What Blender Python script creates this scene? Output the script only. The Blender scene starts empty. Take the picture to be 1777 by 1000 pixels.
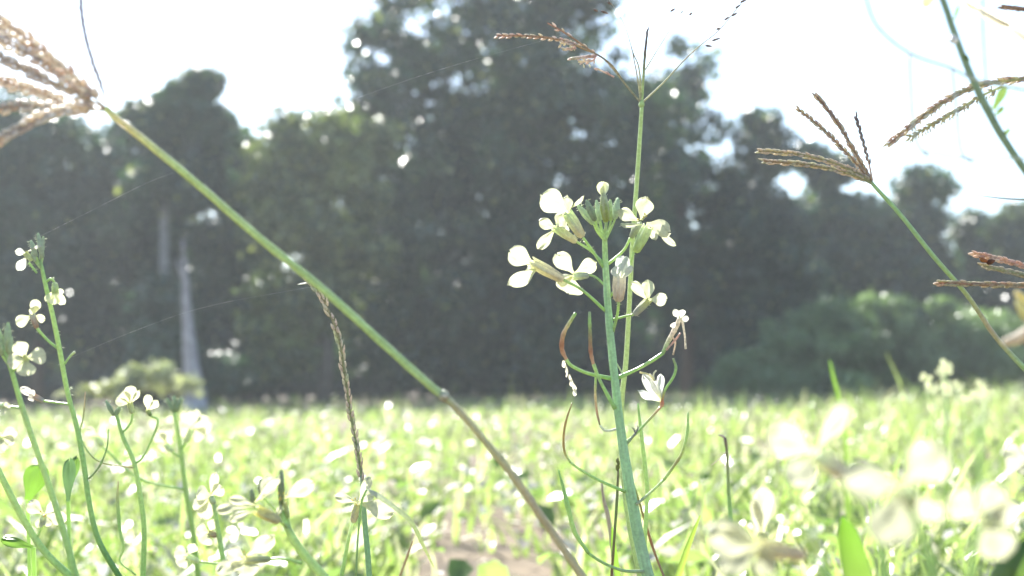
import bpy, math, random
import numpy as np
from mathutils import Vector, Matrix

random.seed(7)
RNG = np.random.default_rng(11)
SC = bpy.context.scene
COL = SC.collection
R = math.radians

# ------------------------------------------------------------------ camera
CAM_H, PITCH, FPX = 0.26, R(3.6), 50.0 / 36.0 * 1777.0
cd = bpy.data.cameras.new("camera")
cam = bpy.data.objects.new("camera", cd)
COL.objects.link(cam)
cam.location = (0, 0, CAM_H)
cam.rotation_euler = (R(90) + PITCH, 0, 0)
cd.lens, cd.sensor_width = 50, 36
cd.clip_start, cd.clip_end = 0.02, 2000
cd.dof.use_dof = True
cd.dof.focus_distance = 0.5
cd.dof.aperture_fstop = 15.0
SC.camera = cam

# ------------------------------------------------------------------ light
SUN_EL, SUN_AZ = R(37), R(-20)          # azimuth from the view direction (+Y), negative = left
w = bpy.data.worlds.new("World")
SC.world = w
w.use_nodes = True
nt = w.node_tree
sky = nt.nodes.new("ShaderNodeTexSky")
sky.sky_type = 'NISHITA'
sky.sun_disc = False
sky.sun_elevation = SUN_EL
sky.sun_rotation = SUN_AZ
sky.dust_density = 0.6
sky.ozone_density = 2.5
bg = nt.nodes["Background"]
bg.inputs[1].default_value = 0.076
nt.links.new(sky.outputs[0], bg.inputs[0])
sd = bpy.data.lights.new("sun", 'SUN')
sd.energy = 4.6
sd.angle = R(0.53)
sd.color = (1.0, 0.97, 0.91)
so = bpy.data.objects.new("sun", sd)
COL.objects.link(so)
to_sun = Vector((math.sin(SUN_AZ) * math.cos(SUN_EL), math.cos(SUN_AZ) * math.cos(SUN_EL), math.sin(SUN_EL)))
so.rotation_euler = to_sun.to_track_quat('Z', 'Y').to_euler()
so.location = to_sun * 30

SC.view_settings.view_transform = 'Standard'
SC.view_settings.look = 'None'
SC.view_settings.exposure = 1.9
SC.view_settings.gamma = 1
SC.cycles.use_denoising = True
SC.cycles.max_bounces = 8
SC.cycles.transparent_max_bounces = 8
SC.cycles.volume_bounces = 0

# ------------------------------------------------------------------ helpers
CP, SP = math.cos(PITCH), math.sin(PITCH)
def P(px, py, d):
    """the point at pixel (px, py) of the 1777 x 1000 photograph, d metres along the view axis"""
    x = (px - 888.5) / FPX * d
    u = (500 - py) / FPX * d
    return Vector((x, d * CP - u * SP, CAM_H + d * SP + u * CP))
def ground_z(x, y):
    xx = np.clip(x, -9, 9)
    return 0.016 * xx * np.clip(y / 8.0, 0, 1.4) + 0.012 * np.sin(x * 1.7 + 0.5) * np.sin(y * 1.3) + 0.006 * np.sin(x * 5.1) * np.cos(y * 4.3)

MATS = {}
def material(name, rough=0.5, transl=0.3, spec=0.5, noise_scale=200.0, noise_amt=0.25, bump=0.0, sheen=0.0):
    m = bpy.data.materials.new(name)
    m.use_nodes = True
    n, l = m.node_tree.nodes, m.node_tree.links
    b = n["Principled BSDF"]
    out = n["Material Output"]
    at = n.new("ShaderNodeAttribute"); at.attribute_name = "Col"
    tc = n.new("ShaderNodeTexCoord")
    nz = n.new("ShaderNodeTexNoise"); nz.inputs["Scale"].default_value = noise_scale; nz.inputs["Detail"].default_value = 3
    l.new(tc.outputs["Object"], nz.inputs["Vector"])
    mr = n.new("ShaderNodeMapRange")
    mr.inputs["From Min"].default_value, mr.inputs["From Max"].default_value = 0.3, 0.7
    mr.inputs["To Min"].default_value, mr.inputs["To Max"].default_value = 1 - noise_amt, 1 + noise_amt
    l.new(nz.outputs["Fac"], mr.inputs["Value"])
    mx = n.new("ShaderNodeVectorMath"); mx.operation = 'SCALE'
    l.new(at.outputs["Color"], mx.inputs[0]); l.new(mr.outputs[0], mx.inputs["Scale"])
    l.new(mx.outputs[0], b.inputs["Base Color"])
    b.inputs["Roughness"].default_value = rough
    b.inputs["Specular IOR Level"].default_value = spec
    if bump:
        bp = n.new("ShaderNodeBump"); bp.inputs["Strength"].default_value = bump; bp.inputs["Distance"].default_value = 0.002
        l.new(nz.outputs["Fac"], bp.inputs["Height"]); l.new(bp.outputs[0], b.inputs["Normal"])
    if transl > 0:
        t = n.new("ShaderNodeBsdfTranslucent")
        g = n.new("ShaderNodeVectorMath"); g.operation = 'MULTIPLY'; g.inputs[1].default_value = (1.25, 1.35, 0.8) if sheen == 0 else (1.1, 1.1, 1.0)
        l.new(mx.outputs[0], g.inputs[0]); l.new(g.outputs[0], t.inputs["Color"])
        ms = n.new("ShaderNodeMixShader"); ms.inputs[0].default_value = transl
        l.new(b.outputs[0], ms.inputs[1]); l.new(t.outputs[0], ms.inputs[2]); l.new(ms.outputs[0], out.inputs["Surface"])
    MATS[name] = m
    return m
material("stem", 0.34, 0.28, 0.5, 900, 0.15, 0.15)
material("petal", 0.45, 0.5, 0.35, 900, 0.10, 0.25, sheen=1)
material("calyx", 0.45, 0.5, 0.45, 900, 0.12, 0.2, sheen=1)
material("leaf", 0.3, 0.5, 0.5, 60, 0.2)
material("grass", 0.33, 0.55, 0.5, 30, 0.25)
material("husk", 0.5, 0.35, 0.45, 1200, 0.3, sheen=1)
material("tree_leaf", 0.36, 0.36, 0.95, 3, 0.35)
material("bark", 0.85, 0.0, 0.2, 14, 0.3, 0.4)
material("soil", 0.95, 0.0, 0.2, 9, 0.45, 0.6)
material("silk", 0.25, 0.3, 0.8, 300, 0.5, sheen=1)
material("litter_glint", 0.45, 0.3, 0.5, 80, 0.2, sheen=1)

class MB:
    def __init__(s): s.v, s.f, s.c = [], [], []
    def add(s, vs, fs, cs):
        o = len(s.v)
        s.v += [tuple(v) for v in vs]
        s.f += [tuple(i + o for i in f) for f in fs]
        s.c += cs
    def tube(s, pts, rad, cols, n=7, cap=True):
        """pts: Vectors, rad: radii, cols: colours, one per point"""
        vs, fs, cs = [], [], []
        m = len(pts)
        prev = None
        for i, p in enumerate(pts):
            a = pts[max(i - 1, 0)]; b = pts[min(i + 1, m - 1)]
            t = (b - a)
            if t.length < 1e-9: t = Vector((0, 0, 1))
            t.normalize()
            if prev is None:
                prev = t.orthogonal().normalized()
            u = (prev - t * prev.dot(t))
            if u.length < 1e-6: u = t.orthogonal()
            u.normalize(); prev = u
            q = t.cross(u)
            for k in range(n):
                an = 2 * math.pi * k / n
                rb = 1.0 if n < 10 else 1 + .07 * (k % 2) + .03 * math.sin(i * 1.3 + k)
                jc = 1.0 if n < 10 else 1 + .10 * math.sin(i * .9 + k * .5) * math.sin(i * .37) - .12 * (k % 2) + random.uniform(-.06, .06)
                vs.append(p + (u * math.cos(an) + q * math.sin(an)) * rad[i] * rb); cs.append(tuple(z * jc for z in cols[i]))
        for i in range(m - 1):
            for k in range(n):
                k2 = (k + 1) % n
                fs.append((i * n + k, i * n + k2, (i + 1) * n + k2, (i + 1) * n + k))
        if cap:
            fs.append(tuple(range(n))[::-1]); fs.append(tuple((m - 1) * n + k for k in range(n)))
        s.add(vs, fs, cs)
    def spindle(s, a, b, r, c, c2=None, n=6, fat=0.4):
        d = b - a
        ts = (0, .15, .4, .7, .9, 1)
        rr = (.25, .8, 1, .75, .4, .1)
        c2 = c2 or c
        s.tube([a + d * t for t in ts], [r * k for k in rr], [mix(c, c2, t) for t in ts], n)
    def hairs(s, a, b, r, count, length, c):
        d = (b - a); ax = d.normalized(); o = ax.orthogonal().normalized(); q = ax.cross(o)
        for _ in range(count):
            t = random.random(); an = random.random() * 6.28
            rad = (o * math.cos(an) + q * math.sin(an))
            p = a + d * t + rad * r * .9
            e = p + (rad + ax * random.uniform(-.1, .6)).normalized() * length * random.uniform(.5, 1.2)
            s.tube([p, e], [length * .12, length * .03], [c, c], 3)
    def petal(s, root, tip, width, roll=0.0, cup=0.0, wave=0.03, fold=0.0, col=None, base=None, nu=11, nv=12, claw=.16, ragged=0.0):
        ax = tip - root; L = ax.length
        if L < 1e-6: return
        ax.normalize()
        view = ((root + tip) * .5 - cam.location).normalized()
        sd_ = ax.cross(view)
        if sd_.length < 1e-4: sd_ = ax.orthogonal()
        sd_.normalize()
        sd_ = Matrix.Rotation(roll, 3, ax) @ sd_
        nm = sd_.cross(ax).normalized()
        col = col or WHITE; base = base or CREAM
        ph = random.random() * 6; ph2 = random.random() * 6
        vs, fs, cs = [], [], []
        for j in range(nv + 1):
            t = j / nv
            k = min(max((t - .02) / .62, 0), 1); k = k * k * (3 - 2 * k)
            hw = width / 2 * (claw + (1 - claw) * k)
            if t > .6: hw *= max(0.0, 1 - ((t - .6) / .402) ** 2.5) ** .5
            for i in range(nu + 1):
                x = -1 + 2 * i / nu
                rg = 1 + (ragged + .025) * math.sin(x * 7 + ph + t * 7) * t + .03 * math.sin(x * 3 + ph2)
                notch = -.05 * L * (1 - abs(x)) * max(0, t - .9) * 10 * .5
                off = cup * L * t * t + fold * width * abs(x) * t + wave * L * t * (math.sin(x * 4 + ph) * math.sin(t * 5 + ph2)) 
                vs.append(root + ax * (L * t * rg + notch) + sd_ * (hw * x * rg) + nm * off)
                vn = 1 - .10 * (.5 + .5 * math.cos(x * 14)) * (1 - t * .6)
                cs.append(tuple(q * vn for q in mix(base, col, min(1, t * 2.6))))
        for j in range(nv):
            for i in range(nu):
                a = j * (nu + 1) + i
                fs.append((a, a + 1, a + nu + 2, a + nu + 1))
        s.add(vs, fs, cs)
    def blade(s, pts, widths, cols, fold=.25):
        vs, fs, cs = [], [], []
        m = len(pts)
        for i, p in enumerate(pts):
            t = (pts[min(i + 1, m - 1)] - pts[max(i - 1, 0)]).normalized()
            view = (p - cam.location).normalized()
            q = t.cross(view)
            q = q.normalized() if q.length > 1e-4 else t.orthogonal().normalized()
            nm = q.cross(t)
            h = widths[i] / 2
            vs += [p - q * h + nm * h * fold, p, p + q * h + nm * h * fold]; cs += [cols[i]] * 3
        for i in range(m - 1):
            a = i * 3
            fs += [(a, a + 1, a + 4, a + 3), (a + 1, a + 2, a + 5, a + 4)]
        s.add(vs, fs, cs)
    def build(s, name, mat, parent=None, smooth=True, label=None):
        me = bpy.data.meshes.new(name)
        base = Vector(parent["_o"]) if parent is not None and "_o" in parent else Vector((0, 0, 0))
        me.from_pydata([(v[0] - base.x, v[1] - base.y, v[2] - base.z) for v in s.v], [], s.f)
        ca = me.color_attributes.new("Col", 'FLOAT_COLOR', 'POINT')
        ca.data.foreach_set("color", np.array([(c[0], c[1], c[2], 1) for c in s.c], dtype=np.float32).ravel())
        me.materials.append(MATS[mat])
        if smooth: me.polygons.foreach_set("use_smooth", [True] * len(me.polygons))
        me.update()
        o = bpy.data.objects.new(name, me)
        COL.objects.link(o)
        if parent is not None:
            o.parent = parent; o["_o"] = list(base)
        if label: o["label"] = label
        return o

def mesh_np(name, V, F, C, mat, parent=None, smooth=False):
    me = bpy.data.meshes.new(name)
    base = np.array(parent["_o"]) if parent is not None else np.zeros(3)
    V = (V - base).astype(np.float32)
    k = F.shape[1]
    me.vertices.add(len(V)); me.vertices.foreach_set("co", V.ravel())
    me.loops.add(F.size); me.loops.foreach_set("vertex_index", F.astype(np.int32).ravel())
    me.polygons.add(len(F)); me.polygons.foreach_set("loop_start", np.arange(0, F.size, k, dtype=np.int32))
    me.update(calc_edges=True)
    ca = me.color_attributes.new("Col", 'FLOAT_COLOR', 'POINT')
    C4 = np.ones((len(V), 4), dtype=np.float32); C4[:, :3] = C
    ca.data.foreach_set("color", C4.ravel())
    if smooth: me.polygons.foreach_set("use_smooth", [True] * len(me.polygons))
    me.materials.append(MATS[mat])
    me.validate()
    o = bpy.data.objects.new(name, me)
    COL.objects.link(o)
    if parent is not None:
        o.parent = parent; o["_o"] = list(base)
    return o

def mix(a, b, t): return tuple(a[i] + (b[i] - a[i]) * t for i in range(3))
WHITE, CREAM = (.60, .60, .43), (.64, .66, .34)
PALEY = (.66, .67, .42)
TEAL = (.43, .59, .43)
GREEN = (.38, .54, .24)
YGREEN = (.54, .66, .32)
BUD = (.56, .68, .48)
CALYX = (.84, .90, .66)
TANC = (.90, .84, .68)
REDB = (.64, .44, .32)
STRAW = (.62, .52, .34)
PINKT = (.66, .50, .40)
DARKB = (.28, .24, .20)
GREYW = (.62, .63, .60)

def thing(name, loc, label, cat, group=None):
    o = bpy.data.objects.new(name, None)
    COL.objects.link(o)
    o.location = loc
    o.empty_display_size = .02
    o["_o"] = list(loc)
    o["label"] = label; o["category"] = cat
    if group: o["group"] = group
    return o
def catmull(pts, sub=5):
    """pts: list of equal-length tuples"""
    a = np.array(pts, float)
    if len(a) < 3: 
        return [tuple(a[0] + (a[-1] - a[0]) * i / sub) for i in range(sub + 1)]
    e = np.vstack([2 * a[0] - a[1], a, 2 * a[-1] - a[-2]])
    out = []
    for i in range(1, len(e) - 2):
        for k in range(sub):
            t = k / sub
            out.append(tuple(.5 * ((2 * e[i]) + (-e[i - 1] + e[i + 1]) * t + (2 * e[i - 1] - 5 * e[i] + 4 * e[i + 1] - e[i + 2]) * t * t + (-e[i - 1] + 3 * e[i] - 3 * e[i + 1] + e[i + 2]) * t ** 3)))
    out.append(tuple(a[-1]))
    return out
def px_tube(mb, pts, D, cols, n=7, sub=5, dd=0.0, jitter=0.0):
    """pts (px, py, width px[, depth offset]); cols: one colour or a list spread along it"""
    q = [(p[0], p[1], p[2], (p[3] if len(p) > 3 else 0.0)) for p in pts]
    q = catmull(q, sub)
    V = [P(a[0], a[1], D + dd + a[3]) for a in q]
    rad = [max(a[2], .4) * .5 * (D + dd + a[3]) / FPX for a in q]
    if jitter:
        rad = [r * random.uniform(1 - jitter, 1 + jitter) for r in rad]
    m = len(V)
    mb.tube(V, rad, [ramp(cols, i / (m - 1)) for i in range(m)], n)
    return V, rad
def ramp(cols, t):
    if not isinstance(cols, list): return cols
    k = t * (len(cols) - 1); i = min(int(k), len(cols) - 2)
    return mix(cols[i], cols[i + 1], k - i)
def root_of(pts, D, lean=(0, 0)):
    """where the stalk whose last image point is pts[-1] meets the ground"""
    e = P(pts[-1][0], pts[-1][1], D + (pts[-1][3] if len(pts[-1]) > 3 else 0))
    p0 = P(pts[-2][0], pts[-2][1], D)
    d = (e - p0)
    z = float(ground_z(e.x, e.y))
    drop = e.z - z
    k = drop / max(-d.z, 1e-4) * .6 if d.z < 0 else 0
    dx = max(-.25, min(.25, d.x * k)) + lean[0]
    x, y = e.x + dx, e.y + lean[1]
    return Vector((x, y, float(ground_z(x, y)) - .004))
def stem_to_ground(mb, pts, D, cols, lean=(0, 0), n=8, sub=5):
    """a stalk drawn through pts (top to bottom) and on down into the ground"""
    base = root_of(pts, D, lean)
    q = catmull([(p[0], p[1], p[2], (p[3] if len(p) > 3 else 0.0)) for p in pts], sub)
    V = [P(a[0], a[1], D + a[3]) for a in q]
    rad = [a[2] * .5 * (D + a[3]) / FPX for a in q]
    m0 = len(V)
    t_end = (V[-1] - V[-2]).normalized()
    e = V[-1]; rr = rad[-1]
    c1 = e + t_end * (e - base).length * .4
    c2 = base + Vector((0, 0, (e - base).length * .3))
    for k in range(1, 9):
        t = k / 8
        V.append(e * (1 - t) ** 3 + c1 * 3 * t * (1 - t) ** 2 + c2 * 3 * t * t * (1 - t) + base * t ** 3)
        rad.append(rr * (1 + .15 * t))
    cs = [ramp(cols, i / (m0 - 1)) for i in range(m0)] + [ramp(cols, 1)] * 8
    mb.tube(V, rad, cs, n)
    return base

def flower(plant, D, calyx, petals, stalk=None, ccol=(CALYX, CALYX), col=None, hairs=0, stamens=0, label=None, dd=0.0, seed=0, ragged=0.0):
    """calyx: (bx, by, tx, ty, width px) or None; petals: (rx, ry, tx, ty, w, roll, cup, dz tip)"""
    random.seed(seed + 100)
    DD = D + dd
    s = DD / FPX
    fl = MB()
    if calyx:
        bx, by, tx, ty, cw = calyx
        a, b = P(bx, by, DD), P(tx, ty, DD)
        d = b - a
        ts = (0, .08, .3, .6, .85, 1.0)
        rr = (.45, .85, 1, .92, .82, .7)
        fl.tube([a + d * t for t in ts], [cw / 2 * s * k for k in rr], [mix(ccol[0], ccol[1], t) for t in ts], 10)
        ax = d.normalized(); o1 = ax.orthogonal().normalized(); o2 = ax.cross(o1)
        for k in range(4):                                  # sepals with free tips standing off the tube
            an = k * math.pi / 2 + .5
            rd = o1 * math.cos(an) + o2 * math.sin(an)
            fl.tube([a + d * .1 + rd * cw * .32 * s, a + d * .6 + rd * cw * .44 * s, a + d * 1.02 + rd * cw * .45 * s, a + d * 1.12 + rd * cw * .55 * s],
                    [cw * .16 * s, cw * .2 * s, cw * .15 * s, cw * .04 * s], [ccol[0], mix(ccol[0], ccol[1], .5), ccol[1], ccol[1]], 6)
        if hairs: fl.hairs(a, b, cw * .5 * s, hairs, 4.5 * s, (.75, .78, .6))
    else:
        p0 = petals[0]
        c = P(p0[0], p0[1], DD)
        fl.spindle(c + Vector((0, .002, -.001)), c + Vector((0, -.0015, .001)), 5 * s, CALYX, CREAM)
    fo = fl.build("flower", "calyx", plant, label=label)
    for p in petals:
        rx, ry, tx, ty, pw = p[:5]
        roll = p[5] if len(p) > 5 else 0; cup = p[6] if len(p) > 6 else .08; dz = p[7] if len(p) > 7 else -.002
        m = MB()
        m.petal(P(rx, ry, DD), P(tx, ty, DD + dz), pw * s * 1.08, roll, cup * 1.3, .09, .08, col=col, ragged=ragged, base=(mix(col, CREAM, .5) if col else None))
        m.build("petal", "petal", fo)
    if stamens:
        m = MB()
        p0 = petals[0]
        c = P(p0[0], p0[1], DD)
        for k in range(stamens):
            e = c + Vector((random.uniform(-1, 1), -1.2, random.uniform(-.6, 1))) * 9 * s
            m.tube([c, e], [.7 * s, .5 * s], [PALEY, PALEY], 4)
            m.spindle(e, e + Vector((random.uniform(-.5, .5), -.3, .8)) * 4 * s, 1.6 * s, (.75, .62, .16))
        m.build("stamens", "husk", fo)
    if stalk:
        m = MB(); px_tube(m, [(a[0], a[1], a[2] if len(a) > 2 else 5, (dd * (1 - i / (len(stalk) - 1)))) for i, a in enumerate(stalk)], D, [YGREEN, GREEN], 7)
        if hairs: m.hairs(P(stalk[0][0], stalk[0][1], DD), P(stalk[1][0], stalk[1][1], D), 2.5 * s, 10, 4 * s, (.75, .78, .6))
        m.build("pedicel", "stem", fo)
    return fo
def bud(plant, D, bx, by, tx, ty, wd, stalk=None, c=BUD, tipc=None, dd=0, hairs=14):
    m = MB(); s = D / FPX
    a, b = P(bx, by, D + dd), P(tx, ty, D + dd)
    d = b - a; tipc = tipc or mix(c, (.6, .65, .45), .35)
    ts = (0, .1, .35, .65, .88, 1)
    rr = (.4, .75, 1, .95, .6, .2)
    ax = d.normalized(); o1 = ax.orthogonal().normalized(); o2 = ax.cross(o1)
    m.tube([a + d * t for t in ts], [wd / 2 * s * k * .85 for k in rr], [mix(c, tipc, t) for t in ts], 9)
    for k in range(4):
        an = k * 1.57 + bx
        rd = o1 * math.cos(an) + o2 * math.sin(an)
        m.tube([a + d * .05 + rd * wd * .2 * s, a + d * .5 + rd * wd * .34 * s, a + d * .9 + rd * wd * .2 * s, a + d * 1.05 + rd * wd * .1 * s],
               [wd * .14 * s, wd * .2 * s, wd * .12 * s, wd * .03 * s], [c, c, tipc, tipc], 6)
    m.hairs(a + d * .5, b, wd * .42 * s, hairs, 4.5 * s, (.72, .76, .6))
    o = m.build("bud", "stem", plant)
    if stalk:
        m2 = MB(); px_tube(m2, [(p[0], p[1], p[2] if len(p) > 2 else 4) for p in stalk], D, [YGREEN, YGREEN], 6, dd=dd / 2)
        m2.build("pedicel", "stem", o)
    return o
def pod(plant, D, pts, cols, stalk=None, scol=None, label=None, dd=0.0):
    m = MB(); px_tube(m, pts, D, cols, 7, dd=dd, jitter=.14)
    o = m.build("pod", "stem", plant, label=label)
    if stalk:
        m2 = MB(); px_tube(m2, stalk, D, scol or [YGREEN, GREEN], 7, dd=dd)
        m2.hairs(P(stalk[0][0], stalk[0][1], D), P(stalk[1][0], stalk[1][1], D), 2.5 * D / FPX, 5, 3.5 * D / FPX, (.75, .78, .6))
        m2.build("pedicel", "stem", o)
    return o
def spike(plant, D, pts, cols, bead=(5, 11, 3.2), t0=0.25, density=1.0, core=None, two_sided=True, spread=.5, mat="husk", anthers=0, seed=1):
    """a grass spike: rachis through pts with husks; bead = (pitch px, length px, radius px)"""
    random.seed(seed)
    q = catmull([(p[0], p[1], p[2] if len(p) > 2 else 3, p[3] if len(p) > 3 else 0.0) for p in pts], 8)
    V = [P(a[0], a[1], D + a[3]) for a in q]
    s = D / FPX
    m = MB()
    m.tube(V, [max(a[2], .5) * .5 * s for a in q], [ramp(core or cols, i / (len(q) - 1)) for i in range(len(q))], 6)
    # walk the path
    L = [0.0]
    for i in range(1, len(V)): L.append(L[-1] + (V[i] - V[i - 1]).length)
    tot = L[-1]
    pos = tot * t0; side = 1
    while pos < tot:
        i = max(k for k in range(len(L)) if L[k] <= pos)
        if i >= len(V) - 1: break
        f = (pos - L[i]) / max(L[i + 1] - L[i], 1e-9)
        p = V[i].lerp(V[i + 1], f); ax = (V[i + 1] - V[i]).normalized()
        view = (p - cam.location).normalized()
        sv = ax.cross(view).normalized()
        if two_sided: side = -side
        if random.random() < density:
            off = (sv * side * random.uniform(.5, 1.1) + view * random.uniform(-.8, .8))
            d = (ax + off * spread * random.uniform(.6, 1.3)).normalized()
            c = ramp(cols, random.random())
            ln = bead[1] * random.uniform(.75, 1.2) * s
            a = p + off * bead[2] * .4 * s
            m.spindle(a, a + d * ln, bead[2] * random.uniform(.8, 1.15) * s * .5, c, mix(c, (.8, .72, .6), .35), 5)
        if anthers and random.random() < anthers:
            dn = Vector((random.uniform(-.3, .3), random.uniform(-.2, .2), -1))
            a = p + dn * 5 * s
            m.tube([p, a], [.4 * s, .4 * s], [WHITE, WHITE], 3)
            m.spindle(a, a + dn * 7 * s, 1.5 * s, (.8, .74, .55), WHITE, 5)
        pos += bead[0] * s
    return m.build("spike", mat, plant)

# ------------------------------------------------------------------ ground
g = np.sinh(np.linspace(-5.2, 5.2, 120)); g = g / g.max() * 220
X, Y = np.meshgrid(g, g + 0.0)
Z = ground_z(X, Y)
V = np.stack([X.ravel(), Y.ravel(), Z.ravel()], 1)
n = 120
I = (np.arange(n - 1)[:, None] * n + np.arange(n - 1)[None, :]).ravel()
F = np.stack([I, I + 1, I + n + 1, I + n], 1)
gnd = mesh_np("ground", V, F, np.tile((.15, .115, .075), (len(V), 1)), "soil", smooth=True)
gnd["kind"] = "structure"

# ------------------------------------------------------------------ grass (stuff)
def blades(name, n, ymin, ymax, hmin, hmax, wmin, wmax, colfn, mat, power=1.0, flop=1.0, segs=4, xk=.46, xo=.25, patch=False):
    u = RNG.random(n)
    y = ymin * (ymax / ymin) ** (u ** power)
    x = (RNG.random(n) * 2 - 1) * (y * xk + xo)
    keep = np.hypot((x + .03) / .085, (y - 1.6) / .5) > .8 + .4 * RNG.random(n)         # a bare patch in front
    keep &= RNG.random(n) < (.45 + .55 * (np.sin(x * 3.1 + 1.3) * np.sin(y * 2.3 + x) > -.35))
    if patch:
        pn = np.sin(x * 7.3 / (1 + y * .15) + 2 * np.sin(y * 1.9)) * np.sin(y * 5.1 / (1 + y * .2) + 1.7 * np.sin(x * 2.7)) + .5 * np.sin(x * 17 + y * 3) * np.sin(y * 13 - x * 5)
        keep &= RNG.random(n) < np.clip(.62 + .7 * pn, .10, 1)
    x, y = x[keep], y[keep]; n = len(x)
    if patch: pn = pn[keep]
    z = ground_z(x, y)
    h = hmin + (hmax - hmin) * RNG.random(n) ** 1.6
    h *= 1 + .55 * np.clip(x / (y * .36 + .1) - .1, 0, 1) * np.clip(y / 2.5, .2, 1)
    if patch: h *= np.clip(1 + .35 * pn, .55, 1.5)
    wd = wmin + (wmax - wmin) * RNG.random(n)
    az = RNG.random(n) * 2 * np.pi
    lean = flop * (0.25 + RNG.random(n) * 1.0)
    d = np.stack([np.cos(az), np.sin(az), np.zeros(n)], 1)
    tw = az + np.pi / 2 + RNG.normal(0, .5, n)
    side = np.stack([np.cos(tw), np.sin(tw), np.zeros(n)], 1)
    base = np.stack([x, y, z - .003], 1)
    Vs = []
    for j in range(segs + 1):
        t = j / segs
        hz = h * (t - .35 * lean * t ** 2.2 * .9)
        out = h * lean * t ** 1.8 * .8
        c = base + d * out[:, None]; c[:, 2] += hz
        ww = wd * (1 - t ** 2) * (.7 + .3 * min(1, t * 4)) * .5 + .0002
        Vs.append(c - side * ww[:, None]); Vs.append(c + side * ww[:, None])
    A = np.stack(Vs, 1)                                       # n x 2(segs+1) x 3
    k = 2 * (segs + 1)
    b = (np.arange(n) * k)[:, None]
    Fs = np.concatenate([b + np.array([2 * j, 2 * j + 1, 2 * j + 3, 2 * j + 2]) for j in range(segs)], 0)
    C = np.repeat(colfn(n), k, 0)
    o = mesh_np(name, A.reshape(-1, 3), Fs, C, mat, smooth=True)
    return o
def gcol(n):
    t = RNG.random((n, 1)); u = RNG.random((n, 1))
    a = np.array([[.16, .245, .065]]); b = np.array([[.38, .43, .22]]); c = np.array([[.54, .52, .42]])
    r = a + (b - a) * t
    return np.where(u > .80, c, r)
gr = blades("grass", 60000, .62, 17, .04, .145, .0045, .012, gcol, "grass", .85, patch=True)
gt = blades("tall_grass", 900, 2.2, 15, .10, .21, .005, .011, gcol, "grass", .9, flop=.6, patch=True)
gt["kind"] = "stuff"; gt["label"] = "taller loose grass blades standing out of the field"; gt["category"] = "grass"
gr["kind"] = "stuff"; gr["label"] = "bright green sunlit grass of the field"; gr["category"] = "grass"
def glint_col(n):
    t = RNG.random((n, 1))
    return np.array([[.40, .36, .28]]) * (1 - t) + np.array([[.75, .73, .66]]) * t

def scatter_leaves(n, ymin, ymax, zlo, zhi, size, colfn, flat=.5, xk=.46):
    y = ymin * (ymax / ymin) ** (RNG.random(n) ** .85)
    x = (RNG.random(n) * 2 - 1) * (y * xk + .25)
    kp = (np.hypot((x + .03) / .12, (y - 1.55) / .62) > 1) | (RNG.random(n) < .25)
    x, y = x[kp], y[kp]; n = len(x)
    z = ground_z(x, y) + zlo + (zhi - zlo) * RNG.random(n)
    nrm = RNG.normal(0, flat, (n, 3)); nrm[:, 2] += 1
    nrm /= np.linalg.norm(nrm, axis=1)[:, None]
    return leaf_quads(np.stack([x, y, z], 1), nrm, size * (.5 + RNG.random(n)), .6, colfn(n))
def leaf_quads(c, nrm, L, ratio, col, bend=.15):
    n = len(c)
    r = RNG.normal(0, 1, (n, 3))
    a = np.cross(nrm, r); a /= np.linalg.norm(a, axis=1)[:, None] + 1e-9
    b = np.cross(nrm, a)
    L = L[:, None]
    v = np.stack([c - a * L * .5, c - a * L * .12 + b * L * ratio * .5 + nrm * L * bend, c - a * L * .12 - b * L * ratio * .5 + nrm * L * bend,
                  c + a * L * .25 + b * L * ratio * .38 + nrm * L * bend * .7, c + a * L * .25 - b * L * ratio * .38 + nrm * L * bend * .7, c + a * L * .55, c - a * L * .12, c + a * L * .25], 1)
    k = 8; o = (np.arange(n) * k)[:, None]
    F = np.concatenate([o + np.array([0, 6, 1, 1]) * 1, ], 0)
    quads = [[0, 2, 6, 1], [6, 2, 4, 7], [6, 7, 3, 1], [7, 4, 5, 3]]
    F = np.concatenate([o + np.array(q) for q in quads], 0)
    return v.reshape(-1, 3), F, np.repeat(col, k, 0)
v, f, c = scatter_leaves(5000, 1.0, 16, .01, .10, .018, glint_col, .5)
li = mesh_np("glint_litter", v, f, c, "litter_glint"); li["kind"] = "stuff"; li["label"] = "pale dry leaf bits coloured as white glints among the grass"; li["category"] = "litter_glint"  # pale colour stands in for white glints off the leaves
def wcol(n):
    t = RNG.random((n, 1))
    return np.array([[.12, .20, .07]]) * (1 - t) + np.array([[.30, .38, .16]]) * t
v, f, c = scatter_leaves(3800, .95, 14, .03, .10, .030, wcol, .45)
wd_ = mesh_np("ground_weeds", v, f, c, "leaf"); wd_["kind"] = "stuff"; wd_["label"] = "small broad weed leaves growing through the grass"; wd_["category"] = "weeds"

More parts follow.
